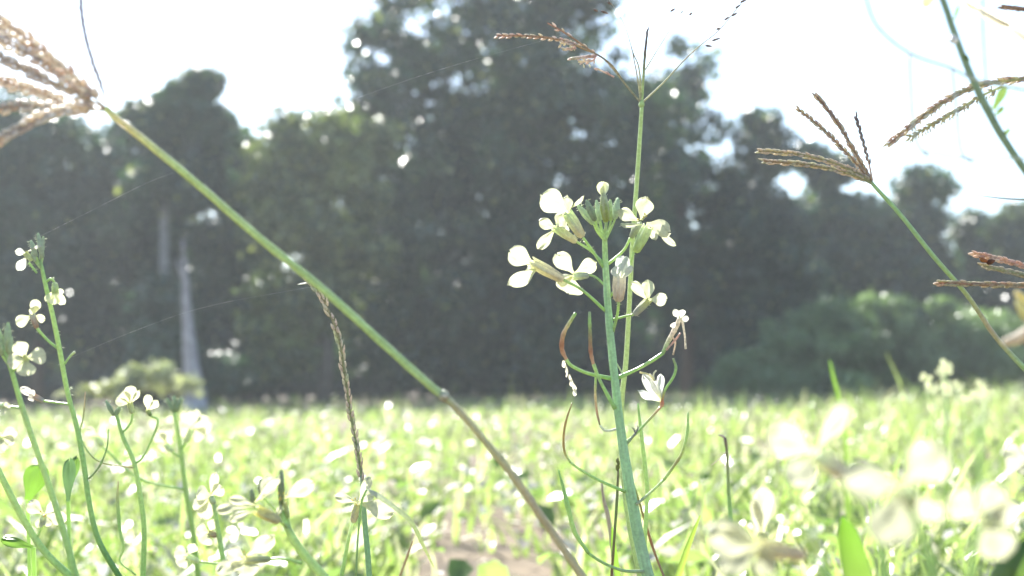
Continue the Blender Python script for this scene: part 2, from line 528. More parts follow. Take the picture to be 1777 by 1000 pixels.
# ------------------------------------------------------------------ trees
def tree(name, blobs, D, nleaf, leaf, label, cat="tree", c1=(.010, .034, .020), c2=(.060, .125, .050), trunk_px=None, trunk_col=(.12, .10, .08), trunk_w=.16, clump=.25, group="trees along the edge of the field", glint=.05, tight=.42, ratio=.62):
    """blobs: (cx, cy, rx, ry) in photograph pixels at distance D; clumps of leaves fill each of them"""
    s = D / FPX
    bx = blobs[0][0] if trunk_px is None else trunk_px[-1][0]
    base = P(bx, 690, D); base.z = float(ground_z(base.x, base.y))
    t = thing(name, base, label, cat, group)
    nleaf = int(nleaf * 2.5); leaf = leaf * .95
    cen, rad, wts = [], [], []
    for (cx, cy, rx, ry) in blobs:
        c0 = np.array(P(cx, cy, D))
        r0 = np.array([rx * s, max(rx, ry * .6) * s * .8, ry * s])
        nc = max(6, int(11 * (r0[0] * r0[1] * r0[2]) ** (2 / 3) / clump ** 2 * .42))
        dirs = RNG.normal(0, 1, (nc, 3)); dirs /= np.linalg.norm(dirs, axis=1)[:, None]
        rr = RNG.random(nc) ** .45
        pts = c0 + dirs * rr[:, None] * r0 * .92
        cen.append(pts); rad.append(clump * (.55 + .8 * RNG.random(nc))); 
    cen = np.vstack(cen); rad = np.concatenate(rad)
    ok = cen[:, 2] > .15
    cen, rad = cen[ok], rad[ok]
    wts = rad ** 2 * np.clip(1.15 - .34 * np.clip(cen[:, 2] - 1.6, 0, 2), .62, 1); wts /= wts.sum()
    idx = RNG.choice(len(cen), nleaf, p=wts)
    dr = RNG.normal(0, 1, (nleaf, 3)); dr /= np.linalg.norm(dr, axis=1)[:, None]
    rr = RNG.random(nleaf) ** tight * np.where(RNG.random(nleaf) < .06, 1.5, 1.0)
    pos = cen[idx] + dr * (rad[idx] * rr)[:, None] * np.array([1, 1, .75])
    gz = ground_z(pos[:, 0], pos[:, 1])
    pos[:, 2] = np.maximum(pos[:, 2], gz + .03 + .2 * RNG.random(nleaf))
    nrm = dr * .6 + RNG.normal(0, .6, (nleaf, 3)) + np.array([0, 0, .35]); nrm /= np.linalg.norm(nrm, axis=1)[:, None]
    tone = RNG.random((len(cen), 1)) ** 1.8 * .85
    tt = np.clip(tone[idx] + RNG.random((nleaf, 1)) * .25, 0, 1)
    col = np.array([c1]) * (1 - tt) + np.array([c2]) * tt
    glint_mask = RNG.random((nleaf, 1)) < glint
    col = np.where(glint_mask, np.array([[.27, .30, .09]]), col)  # random leaves coloured bright to stand in for sun glints
    v, f, c = leaf_quads(pos, nrm, leaf * (.6 + .8 * RNG.random(nleaf)), ratio, col, .12)
    mesh_np("crown", v, f, c, "tree_leaf", t)
    m = MB()
    if trunk_px:
        V, rd = px_tube(m, trunk_px, D, trunk_col, 10, 6, jitter=.03)
        V[-1]
        lo = V[-1]; m.tube([lo, Vector((lo.x, lo.y, base.z - .1))], [rd[-1], rd[-1] * 1.2], [trunk_col] * 2, 10)
        top = V[0]; hw = rd[0]
    else:
        zt = float(cen[:, 2].max()) * .75
        pts = [base + Vector((0, 0, -.1)), base + Vector((.05, 0, zt * .3)), base + Vector((-.06, .04, zt * .6)), base + Vector((.03, 0, zt))]
        m.tube(pts, [trunk_w * .5, trunk_w * .42, trunk_w * .28, trunk_w * .08], [trunk_col] * 4, 9)
        top = pts[1]; hw = trunk_w * .2
    for k in range(7):
        e = Vector(cen[RNG.integers(len(cen))])
        mid = top.lerp(e, .5) + Vector((0, 0, .12))
        m.tube([top, mid, e], [hw * .7, hw * .4, hw * .1], [trunk_col] * 3, 6)
    m.build("trunk", "bark", t)
    return t

TR = "trees along the edge of the field"
tree("tree", [(860, 60, 225, 190), (760, 250, 230, 190), (980, 260, 250, 200), (860, 480, 330, 210), (700, 90, 95, 130), (960, 10, 100, 110), (1060, 420, 130, 120), (820, 590, 330, 90), (1100, 190, 70, 90), (640, 190, 60, 80)], 16, 38000, .085,
     "tallest dark tree, reaching out of the top of the picture behind the white flowers")
tree("tree", [(1190, 140, 58, 78), (1160, 260, 90, 130), (1200, 420, 110, 190)], 17.5, 7500, .085, "dark tree with a round top just right of the tallest tree")
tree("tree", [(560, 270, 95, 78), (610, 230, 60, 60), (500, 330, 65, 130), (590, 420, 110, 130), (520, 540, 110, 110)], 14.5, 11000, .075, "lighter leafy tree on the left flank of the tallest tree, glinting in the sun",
     c1=(.05, .085, .028), c2=(.24, .29, .08), glint=.26)  # leaf colours raised for the sunlit flank, with painted glints
tree("slender_tree", [(320, 165, 56, 52), (330, 240, 64, 60), (275, 225, 50, 45), (330, 330, 90, 60)], 15, 7000, .08, "slender tree with a thin straight pale trunk and a round knob of leaves on top",
     trunk_px=[(285, 215, 14), (285, 290, 16), (286, 380, 17), (287, 480, 18), (289, 600, 19), (290, 690, 20)], trunk_col=(.26, .26, .26))  # pale trunk laid along an upright streak of unclear origin
tree("tree", [(60, 250, 120, 90), (130, 330, 140, 130), (40, 450, 160, 210)], 16.5, 12000, .085, "broad dark tree at the left edge behind the brown seedhead")
tree("tree", [(235, 240, 38, 50), (240, 360, 90, 130), (230, 530, 120, 140)], 17, 8000, .085, "low dark tree between the broad left tree and the slender pale trunk")
tree("tree", [(425, 270, 55, 60), (400, 400, 95, 160), (400, 560, 110, 120)], 17, 8500, .085, "dark tree filling the dip right of the slender tree's round knob", glint=.06)
tree("tree", [(1312, 230, 42, 60), (1320, 330, 75, 110), (1320, 480, 110, 170)], 17, 8000, .085, "narrow pointed dark tree behind the tips of the five-spiked grass head")
tree("tree", [(1440, 285, 52, 58), (1430, 370, 80, 80), (1450, 480, 110, 150)], 18, 7500, .09, "dark tree behind the hub of the five-spiked grass head")
tree("tree", [(1595, 350, 62, 52), (1570, 430, 90, 90), (1590, 540, 110, 120)], 18, 7500, .09, "rounded dark tree lower than its left neighbour, below the hanging grass spike")
tree("tree", [(1700, 395, 45, 42), (1690, 480, 80, 90), (1700, 570, 100, 100)], 19, 5500, .09, "small dark tree with a pale sunny top, second from the right end", c2=(.11, .14, .05))
tree("tree", [(1800, 420, 70, 60), (1790, 540, 90, 120)], 18, 5500, .09, "dark tree at the right end of the tree line", c2=(.11, .14, .05))
dp0 = P(338, 690, 11); dp0.z = float(ground_z(dp0.x, dp0.y)) - .05
dt = thing("streak_trunk", dp0, "pointed pale streak built as a bare trunk, widening to its foot at the grass edge", "dead tree")  # bare trunk built where a pale upright streak has no clear cause
m = MB(); V_, r_ = px_tube(m, [(317, 415, 3), (320, 460, 8), (323, 520, 14), (328, 590, 21), (334, 650, 28), (339, 690, 35)], 11, [(.34, .33, .34), (.40, .39, .41)], 12, 6, jitter=.04)
m.tube([V_[-1], dp0], [r_[-1], r_[-1] * 1.15], [(.40, .39, .41)] * 2, 12)
m.build("trunk", "bark", dt)
m = MB(); px_tube(m, [(321, 490, 6), (312, 470, 4), (307, 448, 2)], 11, (.36, .35, .36), 7); m.build("branch_stub", "bark", dt)
tree("bush", [(290, 590, 70, 90), (270, 655, 90, 40), (340, 650, 60, 50)], 13.5, 4500, .07, "dark bush hiding the foot of the slender tree with the knob of leaves", "bush", group="bushes behind the tree line", glint=0)
# the back row closes the gaps low down
for i, (cx, lab) in enumerate([(-20, "dark back bush at the left end of the tree line"), (300, "dark back bush behind the foot of the pointed pale streak"), (620, "dark back bush left of the foot of the tallest tree"),
                               (940, "dark back bush behind the tallest tree"), (1240, "dark back bush behind the round-topped tree"), (1520, "dark back bush behind the green mound of shrub"), (1810, "dark back bush at the right end of the tree line")]):
    tree("bush", [(cx, 590, 205, 125 + 10 * (i % 3)), (cx + 40, 490, 130, 90), (cx, 640, 225, 60), (cx + 140, 650, 120, 45)], 21, 14000, .17, lab, "bush", group="bushes behind the tree line", clump=.45, glint=0)
tree("shrub", [(1440, 610, 150, 70), (1500, 545, 80, 50), (1330, 645, 80, 45), (1600, 590, 110, 75), (1720, 615, 120, 70), (1420, 670, 220, 25)], 13, 17000, .065, "low green mound of shrub in front of the right trees", "shrub",
     c1=(.14, .22, .09), c2=(.29, .39, .18), clump=.15, group=None, glint=0, ratio=.28)
tree("shrub", [(240, 652, 34, 20), (285, 642, 22, 26), (215, 672, 44, 18), (305, 672, 34, 18), (150, 690, 60, 12)], 9, 480, .045, "small pale sunlit shrub near the foot of the pointed pale streak", "shrub",
     c1=(.34, .37, .22), c2=(.6, .6, .44), clump=.065, group=None, trunk_w=.02, glint=.1)

# ------------------------------------------------------------------ main flowering plant
D = .5
mp = [(1049, 398, 8), (1050, 440, 9.5), (1052, 480, 11.5), (1055, 530, 12.5), (1060, 590, 13.5), (1066, 650, 14), (1075, 730, 15), (1085, 800, 17), (1097, 870, 19), (1110, 940, 20), (1126, 1005, 21)]
m = MB(); base = stem_to_ground(m, mp, D, [YGREEN, TEAL, TEAL, TEAL, TEAL], lean=(-.01, 0), n=16)
m.hairs(P(1055, 500, D), P(1075, 720, D), 6.5 * D / FPX, 24, 4 * D / FPX, (.7, .75, .6))
plant = thing("wildflower", base, "tall sharp wildflower with white blooms on a thick blue-green stem before the tallest tree", "flower")
m.build("stem", "stem", plant)
flower(plant, D, (1011, 412, 986, 372, 17), [(986, 370, 942, 338, 40, .1, .1, -.003), (988, 368, 983, 340, 19, .5, -.05, .003), (990, 362, 1017, 343, 12, .9, .1, .003), (985, 374, 970, 392, 24, .3, -.1, .006)],
       [(1012, 413, 5), (1030, 438, 5), (1048, 465, 6)], (TANC, (.76, .84, .56)), col=None, hairs=26, seed=1, dd=-.004, label="upper left open flower, its round petal glowing")
flower(plant, D, (1001, 420, 965, 396, 13), [(964, 396, 938, 383, 21, .4, .1, -.002), (964, 397, 934, 431, 18, .1, .06, -.002), (966, 394, 975, 372, 20, .2, -.1, .004), (968, 396, 989, 403, 17, .2, .1, .004)],
       [(1001, 420, 4.5), (1026, 436, 4.5), (1047, 457, 5)], (TANC, (.76, .84, .56)), hairs=20, seed=2, dd=.004)
flower(plant, D, (978, 486, 926, 457, 17), [(926, 458, 886, 437, 34, .1, .08, -.002), (932, 466, 892, 499, 28, -.5, .22, -.003), (930, 462, 905, 470, 22, .8, .2, .004)],
       [(978, 486, 5), (1012, 505, 5), (1052, 541, 6)], (TANC, (.88, .87, .66)), hairs=24, seed=3, dd=-.005, label="long flower on the left seen from the side")
flower(plant, D, (1022, 478, 996, 480, 11), [(995, 474, 967, 441, 29, .1, .05, -.001), (998, 474, 1036, 455, 27, .2, .05, .001), (993, 480, 984, 511, 46, .2, .1, .002), (998, 478, 965, 490, 22, .4, .1, .002)],
       [(1022, 477, 4), (1035, 482, 4), (1050, 496, 4)], (GREYW, CALYX), hairs=12, seed=4, dd=.003, label="flat open flower with three broad white petals")
flower(plant, D, (1102, 438, 1123, 396, 17), [(1113, 382, 1122, 342, 30, .1, .05, .002), (1108, 383, 1073, 366, 22, .2, .05, 0), (1114, 390, 1079, 388, 13, .8, .1, -.003), (1122, 388, 1165, 398, 30, .4, -.25, -.003), (1138, 396, 1166, 427, 15, .9, .1, -.002), (1124, 392, 1136, 418, 15, .5, .1, .002)],
       [(1100, 438, 4), (1088, 470, 4), (1056, 520, 5)], ((.70, .82, .40), CALYX), hairs=12, stamens=4, seed=5, dd=-.004, label="upper right flower with one round petal up and ragged ones drooping", ragged=.05)
bud(plant, D, 1094, 413, 1112, 386, 13, [(1094, 413, 5), (1082, 435, 5), (1056, 458, 6)], c=(.46, .50, .36), hairs=8)
flower(plant, D, (1073, 524, 1075, 482, 19), [(1072, 484, 1066, 462, 18, .3, -.1), (1075, 484, 1079, 446, 20, .2, -.08, .003), (1078, 484, 1091, 446, 16, .5, .05, .002), (1080, 486, 1099, 464, 13, .7, .12, -.002)],
       [(1074, 523, 5), (1071, 548, 5), (1063, 578, 6)], ((.86, .76, .64), (.90, .86, .74)), col=(.60, .62, .58), hairs=16, seed=6, dd=-.006, label="half closed greyish flower just right of the stem")
flower(plant, D, (1100, 547, 1124, 522, 12), [(1124, 521, 1098, 489, 19, .3, .1), (1125, 521, 1124, 486, 22, .1, -.05, .003), (1127, 520, 1155, 521, 22, .2, .12)],
       [(1100, 546, 4), (1085, 549, 4), (1062, 555, 5)], (GREYW, CREAM), hairs=10, seed=7, dd=-.003)
# bud cluster at the top
bo = bud(plant, D, 1052, 386, 1047, 336, 17, [(1052, 386, 5), (1051, 400, 6)], c=(.42, .50, .16), tipc=PALEY, dd=-.006)
m = MB()
m.petal(P(1048, 345, D - .006), P(1040, 317, D - .007), 14 * D / FPX, .3, .08, col=PALEY); m.petal(P(1047, 345, D - .006), P(1050, 317, D - .005), 15 * D / FPX, -.4, .05, col=(.84, .84, .62))
m.petal(P(1047, 345, D - .005), P(1045, 316, D - .004), 17 * D / FPX, .1, -.05, col=PALEY); m.build("petal", "petal", bo)
for (a, b, c, d, wd, dd, k) in [(1031, 390, 1003, 357, 13, 0, BUD), (1033, 384, 1018, 349, 13, -.004, (.30, .38, .26)), (1042, 384, 1035, 349, 11, .002, BUD), (1060, 384, 1059, 348, 12, .004, YGREEN), (1067, 381, 1072, 345, 13, -.001, BUD), (1041, 388, 1027, 362, 12, .006, BUD), (1052, 388, 1046, 356, 13, .008, YGREEN)]:
    bud(plant, D, a, b, c, d, wd, [(a, b, 4), ((a * 2 + 1050) / 3, b + 14, 4), (1050, 418, 5)], c=k, dd=dd)
# pods
pod(plant, D, [(983, 624, 6), (975, 606, 8), (977, 582, 8), (987, 562, 6.5), (999, 543, 5.5)], [REDB, (.45, .22, .12), STRAW, GREEN], [(983, 624, 6), (992, 635, 6), (1020, 648, 6), (1060, 657, 8)], label="reddish pod curving up on the left")
m = MB()
for k in range(7): 
    a = (978 + k * 3.2, 626 + k * 8)
    m.petal(P(a[0], a[1], D), P(a[0] + 4 + random.uniform(-6, 2), a[1] + 13, D + random.uniform(-.001, .001)), 7 * D / FPX, random.uniform(-1, 1), .2, .1, .1, col=(.72, .68, .58), base=(.7, .62, .5), nu=4, nv=5, claw=.5)
m.build("withered_petal", "petal", plant)
pod(plant, D, [(1030, 634, 6), (1025, 610, 7.5), (1024, 580, 6.5), (1023, 558, 6), (1023, 541, 4.5)], [REDB, (.42, .22, .14), (.35, .32, .18), GREEN, (.3, .35, .25)], [(1030, 632, 7), (1036, 648, 6), (1046, 670, 6), (1068, 710, 8)], dd=-.003)
pod(plant, D, [(1034, 652, 4), (1033, 685, 4.5), (1036, 715, 4.5), (1041, 738, 3)], [GREEN, STRAW, REDB, DARKB], [(1041, 739, 4), (1052, 748, 4), (1074, 744, 5)], [GREYW, GREYW])
fo = MB(); px_tube(fo, [(1150, 614, 6), (1160, 592, 8), (1172, 570, 9), (1180, 552, 8)], D, [GREEN, (.70, .62, .52), (.72, .66, .56)], 8, jitter=.1)
px_tube(fo, [(1166, 585, 4), (1172, 595, 3), (1168, 616, 3)], D, (.72, .62, .5), 5); px_tube(fo, [(1184, 556, 5), (1188, 580, 3.5), (1190, 606, 4)], D, (.78, .72, .62), 5)
px_tube(fo, [(1156, 608, 4), (1172, 590, 4), (1181, 578, 3)], D, (.7, .5, .42), 5, dd=-.001)
fo = fo.build("withered_flower", "husk", plant, label="pale withered flower curled at the end of the right branch")
m = MB()
for a, b, ww in [((1178, 552), (1171, 542), 12), ((1180, 556), (1192, 552), 12), ((1181, 552), (1186, 541), 13), ((1176, 560), (1168, 566), 8)]:
    m.petal(P(*a, D), P(*b, D - .002), ww * D / FPX, random.uniform(-.6, .6), .3, .12, .1, col=(.80, .78, .70))
m.build("petal", "petal", fo)
m = MB(); px_tube(m, [(1152, 612, 6), (1130, 627, 6.5), (1105, 641, 6), (1072, 656, 8)], D, [GREEN, YGREEN, GREEN], 8); m.build("pedicel", "stem", fo)
fo = MB(); px_tube(fo, [(1148, 706, 6), (1149, 700, 8), (1150, 692, 4), (1155, 675, 4.5), (1168, 655, 5), (1173, 638, 5), (1168, 622, 4)], D, [REDB, (.5, .2, .12), GREEN, GREEN, (.3, .34, .2)], 7, dd=.006)
fo = fo.build("pod", "stem", plant, label="hooked pod with withered grey petals still hanging on it")
m = MB()
for a, b, ww in [((1147, 698), (1110, 684), 14), ((1147, 698), (1117, 654), 20), ((1148, 696), (1132, 648), 18), ((1147, 694), (1140, 655), 16)]:
    m.petal(P(*a, D + .006), P(*b, D + .003), ww * D / FPX, random.uniform(-.8, .8), .2, .15, .1, col=(.66, .66, .64))
px_tube(m, [(1135, 660, 3), (1126, 650, 3), (1110, 646, 4)], D, (.75, .72, .5), 5); px_tube(m, [(1136, 662, 2.5), (1134, 650, 3), (1139, 643, 3)], D, (.6, .6, .5), 5)
m.build("petal", "petal", fo)
m = MB(); px_tube(m, [(1147, 706, 5), (1125, 730, 4.5), (1098, 758, 4.5), (1078, 772, 5)], D, [REDB, GREEN, GREEN], 7, dd=.005); m.build("pedicel", "stem", fo)
pod(plant, D, [(993, 699, 2), (983, 728, 4), (978, 757, 4.5), (980, 785, 4.5), (990, 803, 4.5)], [(.4, .3, .15), (.5, .36, .16), (.5, .36, .16), YGREEN], [(990, 803, 4.5), (1008, 816, 4.5), (1040, 834, 5), (1086, 854, 6)], dd=-.002)
pod(plant, D, [(969, 815, 2), (977, 845, 6), (988, 890, 9), (998, 925, 8), (1022, 961, 6)], [GREEN, GREEN, YGREEN, GREEN], [(1022, 961, 5), (1045, 976, 5), (1080, 990, 5.5), (1118, 992, 7)], [GREEN, (.35, .42, .3)], dd=-.004)
pod(plant, D, [(1194, 716, 2.5), (1193, 750, 5.5), (1184, 785, 5.5), (1170, 808, 6), (1152, 833, 5.5)], [GREEN, YGREEN, (.45, .40, .18), YGREEN], [(1152, 833, 5), (1132, 852, 4.5), (1104, 876, 6)], [YGREEN, (.5, .55, .4)], dd=-.002)
m = MB(); px_tube(m, [(1082, 776, 5), (1090, 768, 5), (1103, 752, 5)], D, [GREEN, (.35, .34, .3)], 6); px_tube(m, [(1103, 752, 4), (1100, 745, 3), (1096, 742, 1)], D, (.3, .28, .25), 5); px_tube(m, [(1102, 753, 4), (1107, 744, 3), (1107, 738, 1)], D, (.3, .28, .25), 5)
m.build("broken_pedicel", "stem", plant)
m = MB(); px_tube(m, [(1066, 626, 3), (1072, 634, 3), (1081, 650, 3)], D, (.5, .55, .4), 6, dd=.004); m.build("bristle", "stem", plant)

# ------------------------------------------------------------------ centre grass stalk with the fanned head
D = .515
gp = [(1114, 182, 6.5), (1109, 260, 7.5), (1102, 360, 8), (1096, 450, 8.5), (1091, 550, 8.5), (1086, 630, 9), (1079, 700, 9), (1080, 800, 9), (1090, 900, 9), (1110, 1000, 9)]
m = MB(); base = stem_to_ground(m, gp, D, [(.52, .60, .32), (.56, .62, .36), (.50, .58, .32)])
gs = thing("fan_grass", base, "tall thin grass stalk behind the main wildflower, its open head fanned out near the top", "grass stalk")
m.spindle(P(1113, 188, D), P(1114, 172, D), 5.5 * D / FPX, YGREEN); m.build("stem", "stem", gs)
PK = [(.66, .48, .44), (.60, .44, .36), (.80, .68, .62), (.62, .58, .40)]
spike(gs, D, [(1112, 178, 3.5), (1090, 152, 3.5), (1066, 122, 3.2), (1045, 100, 3.2), (1015, 86, 3), (975, 70, 4), (920, 63, 4), (862, 62, 3)], PK, (6, 11, 4), .52, .95, core=[(.5, .5, .3), (.45, .28, .2)], spread=.35, seed=2)
spike(gs, D, [(1112, 178, 3.5), (1088, 150, 3), (1060, 112, 3), (1022, 86, 3), (985, 60, 3), (950, 40, 2.5)], PK, (8, 10, 4), .55, .5, core=[(.5, .45, .28), (.45, .28, .2)], spread=.3, seed=3)
spike(gs, D, [(1066, 134, 3), (1050, 126, 3), (1036, 119, 3.5)], PK, (7, 9, 4), .3, .6, spread=.2, seed=4)
spike(gs, D, [(1036, 97, 4), (1015, 99, 5), (991, 102, 5)], PK, (5, 9, 3.5), .0, 1, spread=.1, seed=5)
spike(gs, D, [(1034, 100, 3), (1026, 106, 4), (1003, 107, 4)], PK, (5, 8, 4), .0, 1, spread=.7, seed=6, anthers=.3)
spike(gs, D, [(1000, 78, 3), (985, 73, 4), (972, 76, 4)], PK, (4, 7, 4.5), .0, 1, spread=.9, seed=7, anthers=.3)
spike(gs, D, [(1000, 84, 3), (990, 85, 4), (976, 86, 4)], PK, (5, 8, 3.2), .0, 1, spread=.3, seed=8)
GL = [(.5, .5, .3), (.5, .46, .36)]
spike(gs, D, [(1112, 178, 3.5), (1107, 140, 2.6), (1098, 92, 1.8)], GL, (9, 6, 2), .5, .1, seed=9)
spike(gs, D, [(1113, 178, 3.5), (1109, 120, 2.6), (1098, 90, 1.8), (1082, 40, 1.0), (1050, -10, .9)], GL, (9, 6, 2), .5, .1, seed=10)
spike(gs, D, [(1114, 178, 4), (1118, 110, 4.5), (1121, 75, 4), (1124, 50, 2.5)], [(.22, .18, .14), (.35, .28, .2)], (6, 9, 2.6), .4, .9, core=[YGREEN, (.25, .2, .16), (.2, .16, .14)], spread=.12, seed=11)
spike(gs, D, [(1120, 121, 2.5), (1142, 85, 1.7), (1170, 40, 1.0), (1205, -15, .9)], GL, (9, 6, 2), .5, .1, seed=12)
spike(gs, D, [(1115, 178, 3.5), (1150, 145, 3), (1185, 107, 2.6), (1214, 80, 2), (1250, 50, 1.6), (1300, -12, 1.5)], GL, (9, 6, 2), .5, .1, seed=13)
DK = (.20, .15, .13)
for i, (a, b, c, d) in enumerate([(1236, 81, 1224, 79), (1251, 66, 1235, 71), (1250, 49, 1243, 51), (1266, 29, 1257, 35), (1280, 22, 1270, 28), (1285, 9, 1276, 14), (1296, 0, 1284, 4), (1172, 15, 1163, 20), (1202, 22, 1196, 26), (1056, 24, 1043, 19), (1038, 20, 1030, 16), (1062, 8, 1054, 4)]):
    m = MB(); m.spindle(P(c, d, D), P(a, b, D), 2.0 * D / FPX, DK, (.4, .3, .22)); m.build("spikelet", "husk", gs)

# ------------------------------------------------------------------ long diagonal stalk with the brown seedhead
D = .36
dp = [(183, 188, 10.8), (205, 208, 10.8), (250, 243, 12.6), (350, 326, 12.6), (450, 413, 13.1), (560, 502, 13.1), (660, 592, 13.1), (745, 668, 13.5), (772, 690, 13.5), (790, 706, 11.2), (830, 752, 11.7), (890, 826, 13.1), (945, 905, 13.5), (1012, 1003, 14.0)]
m = MB(); base = stem_to_ground(m, dp, D, [(.58, .64, .36), (.80, .70, .52), (.60, .66, .38), (.56, .64, .36), (.52, .62, .34), (.50, .60, .34), (.50, .58, .34), (.54, .48, .34), (.56, .52, .34), (.54, .46, .34), (.52, .47, .34)], n=16, sub=8)
m.tube([P(764, 682, D), P(770, 687, D), P(777, 694, D)], [15 * .5 * D / FPX, 19 * .5 * D / FPX, 13.5 * .5 * D / FPX], [(.5, .54, .34), (.62, .58, .44), (.48, .42, .28)], 12)
m.spindle(P(768, 685, D - .0012), P(776, 690, D - .0014), 3 * D / FPX, (.8, .75, .66))
dg = thing("seedhead_grass", base, "long thick grass stalk leaning across the left half, bushy brown head at its upper end", "grass stalk")
m.build("stem", "stem", dg)
TN = [(.80, .68, .58), (.86, .78, .68), (.90, .86, .80), (.66, .50, .40)]
SD = .34
for i, pts in enumerate([[(183, 188, 4), (125, 132, 6), (60, 78, 6), (-40, 5, 6)], [(181, 186, 4), (130, 140, 5), (70, 105, 5), (-40, 50, 5)], [(180, 187, 4), (125, 158, 6), (60, 128, 6), (-40, 80, 6)],
                         [(180, 189, 4), (120, 182, 6), (60, 158, 6), (-40, 128, 6)], [(180, 190, 4), (110, 188, 6), (40, 184, 6), (-50, 196, 5)], [(180, 192, 4), (120, 190, 6), (55, 212, 6), (-40, 262, 5)], [(182, 186, 4), (140, 150, 5), (88, 118, 5), (20, 62, 4), (-40, 28, 4)]]):
    spike(dg, SD, [(a, b, c, (-.01 + .006 * ((i * 3) % 5)) * k / 3) for k, (a, b, c) in enumerate(pts)], TN, (7, 19, 11), .08, .95, core=[(.7, .62, .48), (.50, .38, .30)], spread=.42, seed=20 + i)
spike(dg, SD, [(185, 182, 4), (176, 150, 5), (160, 105, 5.5), (148, 62, 6), (141, 15, 6), (142, -30, 6)], [(.25, .18, .2), (.35, .25, .25)], (7, 11, 4.5), .1, 1, core=[(.4, .3, .25), (.22, .17, .2)], spread=.1, seed=31)

# ------------------------------------------------------------------ slim grass with a single upright spike
D = .49
sp = [(627, 825, 6), (630, 860, 8), (634, 920, 9.5), (638, 960, 10), (641, 1005, 10)]
m = MB(); base = stem_to_ground(m, sp, D, [(.42, .50, .32), (.30, .46, .30), (.32, .46, .30)])
ss = thing("spike_grass", base, "upright grass with one slim beaded spike curving to a dried tip, left of centre", "grass stalk")
m.build("stem", "stem", ss)
spike(ss, D, [(628, 835, 5), (622, 790, 5), (612, 740, 5), (604, 690, 5), (597, 640, 5), (589, 590, 4.5), (574, 548, 4), (558, 515, 3), (541, 495, 2), (526, 474, 1)],
      [(.56, .54, .42), (.64, .58, .48), (.58, .48, .42), (.50, .54, .36)], (6.2, 15, 6), .0, .97, core=[(.3, .36, .18), (.4, .34, .24)], spread=.26, seed=41)
m = MB(); m.spindle(P(541, 490, D), P(516, 494, D), 1.6 * D / FPX, (.8, .8, .76)); m.spindle(P(543, 494, D), P(528, 484, D), 1.2 * D / FPX, (.7, .68, .6)); m.build("dry_tip", "husk", ss)

# ------------------------------------------------------------------ five-spiked grass head at the right
D = .5
rp = [(1512, 316, 6), (1520, 326, 6.5), (1562, 372, 7.5), (1620, 445, 8), (1678, 512, 8), (1728, 585, 8.5), (1780, 642, 9)]
m = MB(); base = stem_to_ground(m, rp, D, [(.46, .54, .34), (.40, .52, .32), (.40, .52, .32), (.40, .50, .28), (.48, .40, .30), (.40, .52, .32)])
rg = thing("five_spike_grass", base, "slanting grass stalk at the right with a head of five slender brown spikes", "grass stalk")
m.build("stem", "stem", rg)
BR = [(.54, .42, .38), (.64, .54, .42), (.56, .54, .40), (.44, .34, .32)]
spike(rg, D, [(1513, 317, 5), (1488, 302, 5), (1440, 283, 5.5), (1380, 268, 5.5), (1316, 262, 4)], [(.46, .46, .26), (.50, .38, .26), (.4, .3, .2)], (4.2, 12, 5.5), .03, 1, core=[(.45, .48, .22)], spread=.24, seed=51) if False else None
GB = [(.60, .60, .40), (.66, .56, .44), (.56, .46, .38)]
spike(rg, D, [(1513, 317, 5), (1488, 301, 5), (1440, 281, 5), (1380, 267, 5), (1316, 262, 4)], GB, (4.2, 13, 5), .03, 1, core=[(.45, .46, .24), (.45, .38, .24)], spread=.26, seed=51)
spike(rg, D, [(1512, 318, 5), (1486, 306, 5), (1432, 291, 5), (1375, 283, 5), (1325, 280, 4)], GB, (4.2, 13, 4.6), .03, 1, core=[(.45, .46, .24), (.4, .3, .2)], spread=.26, seed=52)
spike(rg, D, [(1511, 314, 4.5), (1478, 275, 4), (1432, 228, 4), (1386, 190, 3)], BR, (5, 11, 4.6), .03, 1, core=[(.4, .3, .2)] * 2, spread=.26, seed=53)
spike(rg, D, [(1512, 314, 5), (1482, 262, 5), (1450, 208, 4.5), (1417, 167, 4)], BR, (4.6, 12, 4.8), .03, 1, core=[(.5, .38, .22), (.3, .2, .18)], spread=.22, seed=54)
spike(rg, D, [(1514, 314, 3.5), (1507, 280, 3), (1496, 240, 3.4), (1485, 201, 3)], [(.2, .17, .18), (.3, .24, .2)], (6, 11, 3.8), .25, .95, core=[(.6, .5, .42), (.25, .2, .2)], spread=.16, seed=55)
spike(rg, D, [(1500, 305, 3), (1485, 296, 3), (1470, 291, 2)], [(.7, .6, .5), (.5, .4, .3)], (4, 8, 3.5), .1, .9, spread=.5, seed=56)

# ------------------------------------------------------------------ hanging spikes of a grass rooted right of the frame
def offstage(name, label, cat, D, entry, w_, col, group=None, xfar=.06):
    """a stalk standing just right of the picture that carries what reaches into it"""
    a = P(entry[0], entry[1], D)
    bz = Vector((a.x + xfar, a.y + .02, 0)); bz.z = float(ground_z(bz.x, bz.y)) - .004
    t = thing(name, bz, label, cat, group)
    m = MB()
    c = Vector((a.x + xfar * 1.1, a.y + .01, (a.z + bz.z) * .62))
    pts = [bz * (1 - k / 10) ** 2 + c * 2 * (k / 10) * (1 - k / 10) + a * (k / 10) ** 2 for k in range(11)]
    r = w_ * .5 * D / FPX
    m.tube(pts, [r * (1.2 - .3 * k / 10) for k in range(11)], [col] * 11, 8)
    m.build("stem", "stem", t)
    return t
D = .44
hg = offstage("drooping_grass", "grass with a long drooping brown spike reaching in from the right, crossing the thick green stem", "grass stalk", D, (1830, 134), 8, (.36, .42, .18))
WN = [(.56, .40, .36), (.66, .52, .42), (.70, .68, .50), (.52, .36, .32)]
